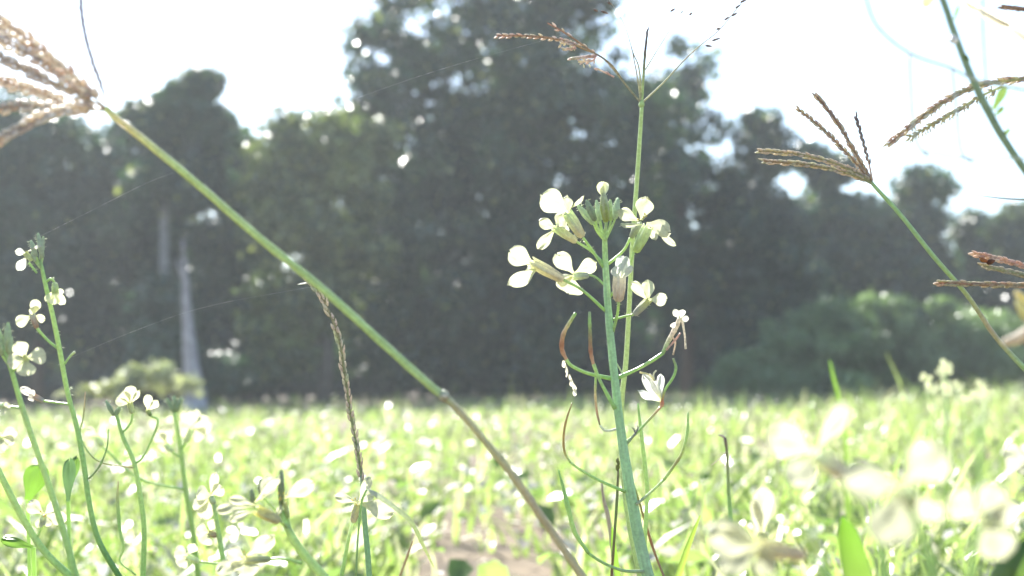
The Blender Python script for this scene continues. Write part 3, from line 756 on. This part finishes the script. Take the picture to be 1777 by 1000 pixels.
spike(hg, D, [(1830, 134, 6), (1777, 137, 6), (1700, 148, 6), (1640, 175, 6), (1585, 215, 5), (1540, 252, 3)], WN, (4.6, 14, 6), .02, 1, core=[(.5, .55, .3), (.42, .3, .22)], spread=.3, seed=61, anthers=.18)
spike(hg, D, [(1740, 150, 4), (1700, 168, 4.5), (1660, 192, 4.5), (1615, 218, 4.5), (1578, 239, 3)], [(.52, .52, .34), (.45, .36, .26), (.6, .58, .42)], (5, 12, 5), .05, .9, core=[(.6, .62, .4), (.5, .5, .3)], spread=.4, seed=62, anthers=.6)
D = .49
h3 = offstage("three_spike_grass", "three reddish brown spikes pointing in from the right edge, dark bead near one tip", "grass stalk", D, (1850, 490), 8, (.36, .42, .18), xfar=.03)
RD = [(.58, .34, .28), (.66, .44, .34), (.74, .62, .50)]
spike(h3, D, [(1850, 490, 6), (1810, 468, 7), (1777, 461, 7), (1735, 450, 7), (1702, 443, 5), (1692, 440, 2)], RD, (4.4, 13, 6), .02, 1, core=RD, spread=.26, seed=63)
spike(h3, D, [(1850, 490, 6), (1815, 484, 6), (1777, 477, 6.5), (1740, 469, 6.5), (1707, 462, 3)], [(.44, .42, .30), (.5, .45, .3), (.40, .36, .26)], (4.4, 13, 5.5), .02, 1, core=[(.4, .42, .25)] * 2, spread=.18, seed=64)
spike(h3, D, [(1850, 492, 6), (1800, 495, 6), (1750, 495, 6), (1690, 493, 6), (1627, 491, 3)], [(.46, .36, .24), (.44, .42, .22), (.5, .3, .22)], (4.4, 13, 5.5), .02, 1, core=[(.4, .42, .25), (.45, .25, .18)], spread=.2, seed=65)
m = MB(); m.spindle(P(1712, 457, D - .002), P(1727, 452, D - .002), 5 * D / FPX, (.10, .04, .02), (.3, .12, .05), 8); m.spindle(P(1700, 449, D - .002), P(1716, 455, D - .002), 4 * D / FPX, (.5, .22, .06), (.35, .12, .05), 8); m.build("seed", "husk", h3)

# thick stem at the upper right
D = .33
tp = [(1600, -90, 9), (1636, 0, 10.5), (1655, 55, 11), (1682, 125, 12), (1712, 188, 14), (1742, 242, 13), (1785, 305, 13), (1850, 400, 13)]
m = MB(); base = stem_to_ground(m, tp, D, [(.30, .38, .27)] * 4, lean=(.02, 0), n=10)
ts = thing("leaning_stem", base, "thick dark green stem cutting across the upper right corner", "plant stem")
m.build("stem", "stem", ts)
for (x, y, dx, dy, ww) in [(1655, 35, 9, -24, 6), (1683, 108, -9, -12, 8), (1724, 190, 22, -40, 16), (1728, 200, 14, -14, 10), (1740, 238, 12, -14, 8)]:
    m = MB(); m.petal(P(x, y, D), P(x + dx, y + dy, D - .002), ww * D / FPX, .2, .1, .03, col=(.14, .20, .08), base=(.14, .20, .08), claw=.5); m.build("leaf", "leaf", ts)
m = MB(); c = P(1655, 68, D - .002); m.spindle(c + Vector((0, 0, -.0011)), c + Vector((0, 0, .0011)), .0011, (.9, .9, .9), n=10); m.build("dew_glint", "silk", ts)  # plain white bead coloured as the sparkle of a drop
m = MB(); m.petal(P(1626, -30, D), P(1604, 12, D), 20 * D / FPX, .2, .1, col=(.66, .58, .30)); m.petal(P(1626, -30, D), P(1634, 0, D), 16 * D / FPX, .2, .1, col=(.66, .58, .30)); m.build("petal", "petal", ts)

# faint thin stems before the sky
D = .3
m = MB(); c = (.50, .52, .54)
pts = [(1500, -10, 5.1), (1522, 45, 5.1), (1578, 92, 5.1), (1650, 118, 5.1), (1700, 140, 5.1), (1850, 170, 6.0)]
base = root_of([(1777, 300), (1850, 400)], D, (.05, 0))
ft = thing("tangled_weed", base, "faint thin grey tangled stem blurred against the sky at the right", "dry stem")
px_tube(m, pts, D, c, 5)
px_tube(m, [(1578, 92, 4.5), (1582, 180, 4.5), (1590, 245, 4.5), (1612, 275, 4.5)], D, c, 5)
px_tube(m, [(1652, 118, 4.5), (1660, 190, 4.5), (1668, 262, 4.5), (1690, 285, 4.5)], D, c, 5)
px_tube(m, [(1600, 262, 3.9), (1680, 275, 3.9), (1760, 275, 3.9), (1850, 268, 4.5)], D, c, 5)
px_tube(m, [(1705, -10, 4.5), (1706, 60, 4.5), (1712, 150, 4.5)], D, c, 5)
a = P(1850, 170, D); b = P(1850, 268, D)
m.tube([a, b, Vector((a.x + .02, a.y, b.z - .06)), base], [.0003, .0004, .0005, .0006], [c] * 4, 5)
m.build("stem", "stem", ft)
D = .4
tw = offstage("dry_twig", "short thin dark twig end poking in from the right edge above the three spikes", "twig", D, (1850, 349), 4, (.2, .2, .18))
m = MB(); px_tube(m, [(1850, 349, 4), (1777, 347, 3.6), (1735, 344, 3), (1695, 339, 1.5)], D, (.2, .22, .2), 5); m.build("twig_tip", "stem", tw)
D = .42
ct = offstage("seed_tuft", "dark pointed seed with pale tuft in the top right corner", "seedhead", D, (1850, 30), 6, (.36, .42, .18))
spike(ct, D, [(1850, 30, 4), (1790, 18, 4), (1758, 14, 4), (1740, 12, 2)], [(.22, .13, .1), (.5, .38, .3)], (5, 14, 5), .3, 1, spread=.15, seed=71)
m = MB(); m.petal(P(1800, 90, D), P(1752, 42, D - .06), 18 * D / FPX, .3, .1, .1, col=(.74, .68, .58)); m.build("chaff", "petal", ct)

# ------------------------------------------------------------------ left-hand plants
GP = "white wildflowers at the lower left"
D = .46
pts = [(70, 452, 6), (78, 490, 7.5), (92, 550, 8.5), (104, 610, 9), (117, 680, 9), (134, 745, 9), (146, 810, 9.5), (156, 880, 10), (172, 940, 10), (208, 1003, 11)]
m = MB(); base = stem_to_ground(m, pts, D, [GREEN, YGREEN, YGREEN, GREEN, GREEN, (.14, .3, .08)])
m.hairs(P(95, 560, D), P(125, 710, D), 4.5 * D / FPX, 16, 5 * D / FPX, (.75, .78, .65))
pa = thing("wildflower", base, "tallest wildflower at the left edge, buds on top and shrivelled blooms down its stem", "flower", GP)
m.build("stem", "stem", pa)
for (a, b, c, d, wd) in [(74, 448, 66, 406, 12), (63, 446, 54, 418, 11), (70, 452, 75, 412, 9), (62, 455, 56, 436, 9)]: bud(pa, D, a, b, c, d, wd, [(a, b, 4), (70, 465, 5)], c=(.52, .60, .44))
flower(pa, D, (56, 452, 44, 440, 9), [(46, 440, 28, 434, 14, .5, .2), (46, 446, 30, 468, 16, .3, .1), (48, 436, 70, 430, 8, .8, .1)], [(50, 456, 4), (64, 474, 4)], (CALYX, CREAM), col=(.76, .77, .70), hairs=10, seed=11)
flower(pa, D, (95, 490, 96, 508, 10), [(94, 505, 80, 522, 15, .4, .1), (97, 505, 108, 527, 15, .3, .1), (96, 505, 94, 530, 18, .1, -.1), (98, 504, 108, 508, 10, .6, .1)], [(95, 490, 4), (88, 484, 4), (80, 490, 4)], (CALYX, YGREEN), col=(.82, .82, .58), hairs=10, seed=12)
flower(pa, D, (64, 570, 56, 546, 10), [(56, 548, 27, 560, 20, .3, .2), (58, 546, 64, 522, 18, .2, .1), (60, 548, 74, 556, 15, .6, .1), (56, 550, 60, 530, 16, .5, -.1)], [(64, 570, 5), (82, 590, 5), (99, 604, 5)], (PINKT, GREYW), hairs=14, seed=13)
m = MB(); px_tube(m, [(130, 611, 5), (122, 618, 4), (112, 632, 4)], D, [(.6, .62, .45), GREEN], 6); m.build("pedicel", "stem", pa)
flower(pa, D, (76, 696, 60, 688, 9), [(62, 690, 40, 672, 14, .4, .2), (60, 690, 52, 692, 12, .6, .2), (62, 690, 50, 678, 12, .2, -.2)], [(76, 696, 4), (98, 699, 4), (122, 702, 4)], (GREYW, PINKT), col=(.8, .74, .68), seed=14)
pod(pa, D, [(188, 745, 2), (186, 775, 3), (175, 805, 3.5), (160, 825, 3.5), (148, 835, 3)], [GREEN, (.3, .35, .2)])

D = .42
pts = [(6, 600, 7), (22, 650, 9), (40, 712, 10), (60, 772, 10), (84, 840, 11), (108, 915, 12), (132, 1003, 13)]
m = MB(); base = stem_to_ground(m, pts, D, [GREEN, YGREEN, YGREEN, GREEN])
pb = thing("wildflower", base, "wildflower at the left edge with one round four-petalled bloom facing us", "flower", GP)
m.build("stem", "stem", pb)
for (a, b, c, d, wd) in [(12, 612, 14, 562, 14), (4, 618, -2, 572, 13), (16, 618, 20, 585, 10)]: bud(pb, D, a, b, c, d, wd, [(a, b, 4), (14, 632, 5)], c=(.52, .62, .38))
flower(pb, D, None, [(44, 622, 31, 594, 27, .1, .08), (43, 624, 13, 628, 26, .1, .08), (46, 621, 77, 617, 27, .1, .08), (45, 624, 46, 650, 30, .1, .08)], [(44, 624, 5), (34, 636, 5), (20, 645, 5)], seed=15, dd=-.006, label="round bloom with four petals facing the camera")
flower(pb, D, (-2, 702, 6, 706, 9), [(4, 706, 14, 704, 12, .3, .1), (2, 706, 8, 715, 10, .3, .1)], [(-2, 702, 4), (10, 705, 4), (38, 708, 4)], seed=16)
flower(pb, D, (-20, 770, 2, 758, 12), [(2, 758, 26, 750, 22, .3, .1), (2, 760, 22, 766, 18, .2, .1), (0, 760, 5, 784, 22, .4, .1)], seed=17)

D = .47
pts = [(-25, 770, 8), (0, 822, 11), (40, 900, 12), (78, 958, 13), (128, 1006, 14)]
m = MB(); base = stem_to_ground(m, pts, D, [YGREEN, YGREEN, GREEN])
pz = thing("wildflower", base, "bright green stem rising to the left edge with a crumpled white bloom beside it", "flower", GP)
m.build("stem", "stem", pz)
flower(pz, D, (72, 912, 76, 894, 10), [(75, 892, 50, 872, 24, .3, .1), (78, 893, 110, 902, 24, .2, .1), (74, 895, 66, 914, 14, .3, .1), (78, 892, 98, 876, 18, .4, .1), (78, 896, 84, 912, 14, .3, .1)], [(72, 912, 4), (66, 930, 4), (58, 934, 5)], seed=18, stamens=3)
for (x, y, tx, ty, ww, c, dd) in [(48, 868, 72, 808, 44, (.13, .23, .05), .12), (58, 950, 0, 934, 20, (.14, .24, .06), .02), (118, 870, 122, 798, 22, (.08, .14, .08), .1), (118, 850, 135, 795, 18, (.13, .22, .07), .12)]:
    m = MB(); m.petal(P(x, y, D + dd), P(tx, ty, D + dd), ww * (D + dd) / FPX, .2, .1, .06, .12, col=c, base=c, claw=.3)
    V0 = P(x, y, D + dd)
    mid = Vector((V0.x + .005, V0.y, (V0.z) * .5)); bs = Vector((base.x, base.y, base.z + .03))
    m.tube([V0, mid, bs], [.0008, .001, .0012], [YGREEN] * 3, 5)
    m.build("leaf", "leaf", pz)

D = .56
pts = [(200, 714, 6), (214, 760, 7), (232, 802, 8), (243, 860, 9), (250, 920, 9), (248, 1003, 10)]
m = MB(); base = stem_to_ground(m, pts, D, [GREEN, YGREEN, GREEN])
pc = thing("wildflower", base, "small wildflower with two little blooms and twin buds, left of the pointed pale streak", "flower", GP)
m.build("stem", "stem", pc)
bud(pc, D, 198, 722, 184, 696, 9, None, c=(.38, .5, .3)); bud(pc, D, 200, 722, 208, 706, 10, None, c=(.38, .5, .3))
flower(pc, D, (230, 718, 225, 700, 10), [(225, 700, 203, 692, 20, .3, .1), (226, 698, 228, 671, 20, .2, .1), (228, 700, 243, 680, 10, .6, .1), (226, 700, 214, 680, 18, .2, .1)], [(230, 718, 4), (226, 735, 4), (212, 752, 4)], (CALYX, CREAM), seed=19)
flower(pc, D, (262, 722, 256, 712, 7), [(256, 712, 258, 688, 15, .2, .1), (258, 712, 274, 698, 14, .3, .1)], [(262, 722, 4), (274, 734, 4), (250, 790, 3), (234, 805, 4)], (GREEN, CREAM), seed=20)
pod(pc, D, [(205, 835, 2), (204, 870, 6), (208, 920, 6), (214, 952, 5), (208, 975, 3), (236, 998, 3)], [STRAW, GREEN, YGREEN, GREEN])
pod(pc, D, [(148, 680, 2), (145, 720, 3), (140, 760, 3), (170, 800, 3), (232, 812, 3)], [PINKT, GREEN, STRAW])

D = .75
pts = [(303, 716, 7), (312, 770, 8), (322, 850, 9), (334, 920, 9), (344, 1003, 10)]
m = MB(); base = stem_to_ground(m, pts, D, [YGREEN, (.34, .46, .16)])
pd = thing("wildflower", base, "blurred wildflower with three bunched buds and soft blooms before the pale dead trunk's foot", "flower", GP)
m.build("stem", "stem", pd)
for (a, b, c, d, wd) in [(302, 716, 290, 692, 10), (304, 716, 302, 688, 10), (306, 716, 315, 690, 10)]: bud(pd, D, a, b, c, d, wd, c=(.4, .5, .28))
flower(pd, D, (322, 768, 332, 745, 10), [(332, 742, 310, 745, 30, .2, .1), (332, 740, 330, 712, 34, .2, .1), (334, 742, 365, 735, 34, .2, .1), (334, 744, 352, 760, 28, .2, .1)], [(322, 768, 4), (315, 780, 4)], seed=21)
flower(pd, D, (300, 785, 288, 770, 9), [(288, 768, 272, 750, 26, .2, .1), (288, 770, 290, 746, 22, .2, .1), (288, 770, 280, 782, 20, .2, .1)], [(300, 785, 4), (314, 795, 4)], seed=22)
flower(pd, D, (178, 775, 168, 758, 9), [(168, 756, 150, 745, 18, .2, .1), (168, 756, 182, 750, 18, .2, .1)], [(178, 775, 4), (240, 830, 4), (322, 850, 4)], seed=23)

D = .60
pts = [(368, 860, 7), (375, 900, 8), (385, 960, 9), (392, 1003, 9)]
m = MB(); base = stem_to_ground(m, pts, D, [YGREEN, GREEN])
pe = thing("wildflower", base, "wildflower crowded with white petals low down, just left of the thick forked stem", "flower", GP)
m.build("stem", "stem", pe)
flower(pe, D, (372, 875, 366, 862, 10), [(365, 860, 342, 858, 34, .2, .1), (366, 858, 376, 822, 16, .3, .1), (366, 858, 385, 848, 24, .2, .1), (365, 862, 336, 884, 26, .2, .1), (366, 864, 350, 900, 26, .2, .1)], [(372, 875, 4), (372, 888, 4)], seed=24)
flower(pe, D, (376, 930, 362, 925, 10), [(362, 924, 342, 918, 24, .2, .1), (362, 926, 352, 944, 26, .2, .1), (364, 922, 372, 905, 18, .2, .1)], [(376, 930, 4), (382, 940, 4)], (PINKT, CREAM), seed=25)
flower(pe, D, (345, 975, 325, 965, 10), [(325, 964, 305, 955, 22, .2, .1), (325, 966, 310, 982, 22, .2, .1), (327, 962, 338, 946, 18, .2, .1)], [(345, 975, 4), (388, 980, 4)], seed=26)

D = .40
pts = [(486, 884, 9), (500, 918, 13), (522, 955, 15), (565, 1005, 17)]
m = MB(); base = stem_to_ground(m, pts, D, [GREEN, YGREEN, YGREEN])
pf = thing("wildflower", base, "low wildflower on a thick green stem with pointed dark buds among spread white petals", "flower", GP)
m.build("stem", "stem", pf)
for (a, b, c, d, wd) in [(488, 880, 488, 818, 12), (455, 862, 453, 832, 13), (440, 880, 436, 850, 12)]: bud(pf, D, a, b, c, d, wd, [(a, b, 4), (488, 896, 5)], c=(.26, .34, .18), hairs=4)
flower(pf, D, (486, 905, 448, 886, 18), [(442, 872, 486, 834, 17, .7, .1), (440, 880, 376, 880, 18, .6, .1), (444, 886, 396, 900, 18, .5, .1), (446, 878, 400, 862, 16, .4, .1), (452, 868, 476, 826, 28, .2, .1, .006)], [(486, 904, 6), (498, 915, 7)], ((.7, .68, .46), (.84, .82, .40)), seed=27, label="side bloom with a yellow base and long petals", dd=-.01)
flower(pf, D, (500, 900, 494, 872, 8), [(493, 864, 540, 840, 27, .1, .05), (492, 868, 480, 892, 10, .6, .1)], [(500, 900, 5), (504, 920, 5)], (YGREEN, CREAM), stamens=6, seed=28)
flower(pf, D, (470, 970, 428, 972, 12), [(428, 965, 474, 934, 28, .2, .05), (425, 970, 396, 955, 28, .2, .1), (424, 975, 376, 988, 26, .3, .1), (428, 976, 436, 998, 34, .2, .1), (425, 970, 405, 990, 26, .3, .1)], [(470, 970, 5), (495, 970, 5), (524, 978, 6)], ((.5, .56, .34), (.8, .8, .56)), seed=29, stamens=3, label="lowest bloom with broad white petals")

D = .47
pts = [(612, 905, 5), (604, 940, 6), (592, 1003, 7)]
m = MB(); base = stem_to_ground(m, pts, D, [CALYX, YGREEN, GREEN])
pg = thing("wildflower", base, "single white bloom in front of the foot of the beaded grass spike", "flower", GP)
m.build("stem", "stem", pg)
flower(pg, D, (612, 907, 621, 876, 12), [(621, 872, 583, 860, 16, .3, .1), (623, 870, 642, 831, 15, .3, .1), (625, 873, 681, 890, 32, .1, .1), (623, 873, 650, 862, 14, .4, .1, .004)], None, (TANC, CREAM), seed=30, stamens=3)
m = MB(); D = .46
pts_ = catmull([(636, 850, 4), (655, 860, 9), (690, 885, 8), (715, 908, 8), (735, 948, 6), (753, 985, 2)], 5)
cb = P(753, 985, D); bs = Vector((P(600, 1000, D).x, P(600, 1000, D).y, 0)); bs.z = float(ground_z(bs.x, bs.y))
cg = thing("curled_blade", bs, "narrow grey-green grass blade arching over and down right of the single white bloom", "grass blade")
m.blade([P(a[0], a[1], D) for a in pts_], [a[2] * D / FPX for a in pts_], [ramp([(.50, .52, .48), (.30, .33, .28), (.24, .28, .16), (.36, .38, .2)], i / (len(pts_) - 1)) for i in range(len(pts_))], .5)
px_tube(m, [(636, 850, 4), (628, 870, 4), (622, 920, 4), (617, 1003, 4)], D, GREEN, 5)
lo = P(617, 1003, D); m.tube([lo, lo.lerp(bs, .5), bs], [.0004, .0005, .0006], [GREEN] * 3, 5)
m.build("blade", "stem", cg)

# ------------------------------------------------------------------ thin stems at the foot of the main plant
def simple_stem(name, label, cat, D, pts, cols, mat="stem", lean=(0, 0), extra=None):
    m = MB(); b = stem_to_ground(m, pts, D, cols, lean)
    t = thing(name, b, label, cat)
    m.build("stem", mat, t)
    if extra: extra(t, D)
    return t
simple_stem("green_stem", "thin plain green stem standing upright just right of the main thick stem", "plant stem", .53, [(1107, 700, 3), (1112, 745, 6), (1120, 818, 8), (1123, 860, 7), (1118, 950, 8), (1116, 1003, 8)], [GREEN, YGREEN, YGREEN, GREEN])
def deadtop(t, D):
    m = MB()
    for k in range(5): m.spindle(P(1072 + k % 2 * 2, 818 - k * 4, D), P(1069 + (k % 3) * 3, 806 - k * 3, D), 2.6 * D / FPX, (.16, .18, .06), (.3, .3, .12))
    m.build("seed_head", "husk", t)
simple_stem("withered_stalk", "thin dark stem with a small blackish head, touching the main thick stem", "plant stem", .52, [(1073, 812, 3), (1071, 860, 5), (1067, 920, 5), (1061, 1003, 5)], [(.22, .18, .12), (.2, .25, .12), (.25, .16, .1)], extra=deadtop)
simple_stem("withered_stalk", "greyish pink dried stem tip behind the lower left pods of the main wildflower", "plant stem", .6, [(1044, 838, 3), (1048, 870, 6), (1056, 900, 8), (1062, 950, 7), (1066, 1003, 6)], [(.4, .32, .3), (.5, .42, .38), (.5, .5, .4)])
simple_stem("withered_stalk", "thin brown crooked stem slanting down right of the main stem's foot", "plant stem", .55, [(1100, 842, 3), (1112, 880, 4), (1128, 935, 5), (1140, 970, 4), (1153, 1003, 4)], [(.3, .4, .12), (.45, .22, .12), (.35, .26, .2)])
def brk(t, D):
    m = MB(); px_tube(m, [(1259, 762, 5), (1254, 757, 4), (1246, 755, 2)], D, (.5, .42, .4), 5); px_tube(m, [(1260, 785, 3), (1250, 795, 2), (1234, 808, 1.5)], D, (.6, .5, .46), 5); m.build("broken_tip", "husk", t)
simple_stem("withered_stalk", "stiff upright stem with broken brown tip, alone right of the main wildflower", "plant stem", .62, [(1258, 760, 6), (1262, 790, 5), (1264, 850, 6), (1268, 910, 8), (1266, 1003, 8)], [(.28, .2, .18), (.36, .38, .2), GREEN, YGREEN], extra=brk)
simple_stem("red_stem", "short thin reddish stem low down left of the bare soil patch", "plant stem", .6, [(717, 938, 2), (708, 962, 4), (693, 1003, 5)], [(.5, .3, .2), (.5, .4, .25)])

def big_blade(label, D, pts, col, group="broad grass blades near the camera"):
    q = catmull(pts, 5)
    m = MB()
    V = [P(a[0], a[1], D) for a in q]; W = [a[2] * D / FPX for a in q]
    e = V[-1]; b = Vector((e.x + (V[-1] - V[-2]).x * 2, e.y, 0)); b.z = float(ground_z(b.x, b.y)) - .003
    V += [e.lerp(b, .5), b]; W += [W[-1], W[-1] * .8]
    t = thing("grass_blade", b, label, "grass blade", group)
    m.blade(V, W, [mix(col, (.30, .32, .16), .3 * k / len(V)) for k in range(len(V))], .9)
    m.build("blade", "leaf", t)
big_blade("bright green blade rising beside the foot of the thick main stem on its left", .55, [(1062, 915, 2), (1064, 940, 8), (1068, 975, 11), (1072, 1003, 11)], (.16, .28, .04))
big_blade("bright pointed blade leaning right between the main stem and the broken-tipped stem", .58, [(1215, 895, 2), (1203, 925, 7), (1190, 960, 10), (1176, 1003, 12)], (.24, .34, .07))
big_blade("broad upright blade at the bottom under the big cream bloom", .33, [(1462, 898, 6), (1472, 930, 34), (1482, 970, 44), (1490, 1003, 48)], (.11, .22, .03))
big_blade("dark green leaf in the bottom right corner", .3, [(1790, 940, 20), (1775, 965, 50), (1755, 1003, 70)], (.05, .12, .03))
big_blade("narrow tall blade standing above the grass at the tree line, right of centre", 1.5, [(1440, 626, 2), (1445, 650, 5), (1454, 685, 7), (1466, 740, 7)], (.13, .24, .04))
0 and big_blade("arched blade at the tree line behind the hooked pod", 1.3, [(1196, 668, 2), (1218, 663, 5), (1246, 670, 8), (1262, 690, 8), (1268, 740, 8)], (.13, .24, .05))

# ------------------------------------------------------------------ big soft blooms close to the lens
GF = "large blurred cream blooms close to the camera"
def near_bloom(label, D, stem, calyx, petals, ccol, seed, col=None, st=0):
    m = MB(); b = stem_to_ground(m, stem, D, [YGREEN, GREEN])
    t = thing("near_wildflower", b, label, "flower", GF)
    m.build("stem", "stem", t)
    flower(t, D, calyx, petals, None, ccol, col=col or (.55, .55, .42), seed=seed, stamens=st)
    return t
CM = (.53, .53, .39)
near_bloom("blurred white bloom with three spread petals and a brown throat, left of the largest bloom", .25, [(1466, 822, 10), (1500, 850, 12), (1525, 920, 14), (1535, 1003, 14)], (1468, 824, 1418, 790, 30),
           [(1412, 786, 1345, 752, 56, .2, .1), (1418, 780, 1472, 706, 34, .3, .1), (1412, 790, 1375, 838, 52, .2, .1), ], ((.82, .74, .64), CALYX), 40)
near_bloom("largest blurred bloom, its four cream petals spread around a yellow centre", .20, [(1572, 860, 14), (1600, 930, 16), (1620, 1003, 18)], (1585, 880, 1570, 848, 26),
           [(1562, 842, 1468, 828, 66, .2, .1), (1568, 838, 1638, 782, 76, .2, .1), (1562, 850, 1535, 945, 74, .2, .1), (1572, 852, 1640, 925, 64, .3, .12, .01)], ((.80, .80, .46), CALYX), 41, CM, 5)
near_bloom("blurred cream bloom by the right edge with a drooping lower petal", .22, [(1700, 910, 12), (1690, 950, 13), (1686, 1003, 14)], (1735, 890, 1705, 900, 22),
           [(1700, 898, 1655, 862, 58, .3, .1), (1702, 896, 1735, 850, 50, .3, .1), (1702, 904, 1745, 968, 62, .2, .1), (1700, 900, 1770, 890, 44, .3, .1)], ((.9, .86, .66), CALYX), 42, CM)
near_bloom("blurred half-open bloom at the bottom lying sideways with a yellow base", .24, [(1402, 968, 10), (1425, 985, 12), (1440, 1010, 14)], (1400, 965, 1318, 950, 27),
           [(1318, 948, 1232, 925, 58, .2, .1), (1318, 952, 1250, 985, 44, .4, .1), (1316, 944, 1250, 905, 36, .5, .1), (1316, 950, 1330, 1000, 44, .5, .1)], ((.78, .68, .54), (.84, .82, .56)), 43, CM)
near_bloom("narrow upright white petal low down left of the dark leaf gap", .34, [(1322, 935, 6), (1326, 970, 7), (1332, 1003, 8)], (1323, 940, 1324, 925, 12), [(1322, 930, 1328, 850, 36, .2, .1), (1322, 930, 1310, 870, 22, .5, .1)], (CALYX, CREAM), 44)
near_bloom("white bloom cut off by the right edge above the large cream ones", .36, [(1800, 815, 7), (1808, 880, 8), (1815, 1003, 9)], (1800, 815, 1785, 800, 14), [(1785, 798, 1750, 792, 44, .2, .1), (1785, 796, 1790, 770, 30, .3, .1), (1785, 800, 1775, 822, 26, .3, .1)], (CALYX, CREAM), 45)
near_bloom("yellow half-hidden bloom cut off by the top edge beside the thick dark stem", .36, [(1800, -10, 5), (1840, 250, 6), (1850, 500, 7), (1850, 900, 8)], (1640, -40, 1622, -20, 14), [(1620, -20, 1606, 10, 22, .2, .1), (1622, -22, 1632, 2, 18, .2, .1)], (CALYX, CREAM), 46, (.80, .74, .42)) if False else None
D = .27
dl = offstage("dried_flower", "blurred beige curled dry petal and yellow bud at the right edge", "dried flower", D, (1850, 560), 9, (.45, .45, .25), xfar=.02)
m = MB(); px_tube(m, [(1850, 560, 20), (1800, 570, 22), (1765, 588, 20), (1742, 595, 12)], D, [(.6, .52, .4), (.66, .58, .46)], 8); m.build("dry_petal", "husk", dl)
m = MB(); px_tube(m, [(1850, 556, 8), (1800, 535, 10), (1782, 522, 12), (1762, 508, 8)], D, [(.6, .6, .35), (.7, .62, .34)], 8); m.spindle(P(1790, 560, D), P(1762, 520, D), 10 * D / FPX, (.56, .54, .28), (.6, .58, .38), 8); m.build("bud", "petal", dl)

# small blossoms at the tree line
def tuft(label, D, cx, cy, n, spread, group="pale flowering weeds beyond the grass"):
    b = P(cx, 720, D); b.z = float(ground_z(b.x, b.y))
    t = thing("flowering_weed", b, label, "weed", group)
    m = MB()
    ends = []
    for k in range(n):
        x = cx + random.uniform(-1, 1) * spread; y = cy + random.uniform(-1, 1) * spread * .8
        e = P(x, y, D + random.uniform(-.05, .05)); ends.append(e)
        m.tube([b, b.lerp(e, .6) + Vector((0, 0, .01)), e], [.0006, .0005, .0004], [YGREEN] * 3, 5)
    m.build("stems", "stem", t)
    for e in ends:
        f = MB()
        for k in range(4):
            an = k * 1.57 + random.random()
            f.petal(e, e + Vector((math.cos(an), -.3, math.sin(an))) * .007, .0065, random.uniform(-.5, .5), .1, nu=3, nv=4, col=(.46, .48, .32))
        f.build("blossom", "petal", t)
random.seed(5)
tuft("pale blossoming weed standing highest at the tree line, near the right edge", 1.5, 1635, 658, 9, 30)
tuft("pale blossoming weed low at the tree line beside the highest one, on its right", 1.7, 1690, 680, 8, 26)

# ------------------------------------------------------------------ spider silk
def silk(label, D, pts):
    a = P(*pts[0], D)
    m = MB()
    q = catmull([(p[0], p[1]) for p in pts], 14)
    V = [P(x, y, D) for x, y in q]
    m.tube(V, [(.000012 + .00002 * random.random() * (i % 2)) for i in range(len(V))], [(.9, .9, .9)] * len(V), 4)
    o = m.build("spider_thread", "silk", None)
    o["label"] = label; o["category"] = "spider silk"; o["group"] = "spider threads strung between the stalks"
silk("fine silk thread drifting over the tallest tree toward the fanned grass head", .5, [(520, 210), (640, 163), (780, 116), (980, 60)])
silk("fine silk thread running from the tallest left wildflower to the beaded spike", .49, [(112, 625), (240, 572), (360, 532), (540, 498)])
silk("fine silk thread across the grey trees left of the slender pale trunk", .46, [(66, 412), (160, 365), (250, 320), (300, 300)])

# ------------------------------------------------------------------ haze added in place of lens glare
hb = bpy.data.meshes.new("haze")
x0, x1, y0, y1, z0, z1 = -30, 30, -4, 45, -1.6, 8.5
hb.from_pydata([(x0, y0, z0), (x1, y0, z0), (x1, y1, z0), (x0, y1, z0), (x0, y0, z1), (x1, y0, z1), (x1, y1, z1), (x0, y1, z1)], [],
               [(0, 3, 2, 1), (4, 5, 6, 7), (0, 1, 5, 4), (1, 2, 6, 5), (2, 3, 7, 6), (3, 0, 4, 7)])
hm = bpy.data.materials.new("glare_haze"); hm.use_nodes = True
hn = hm.node_tree.nodes; hn.remove(hn["Principled BSDF"])
pv = hn.new("ShaderNodeVolumePrincipled"); pv.inputs["Color"].default_value = (.88, .95, .97, 1); pv.inputs["Density"].default_value = .0035; pv.inputs["Anisotropy"].default_value = .25
hm.node_tree.links.new(pv.outputs[0], hn["Material Output"].inputs["Volume"])
hb.materials.append(hm)
ho = bpy.data.objects.new("haze", hb); COL.objects.link(ho); ho["kind"] = "stuff"; ho["label"] = "thin haze added over the field in place of lens glare"; ho["category"] = "haze"

for o in list(bpy.data.objects):
    if "_o" in o: del o["_o"]
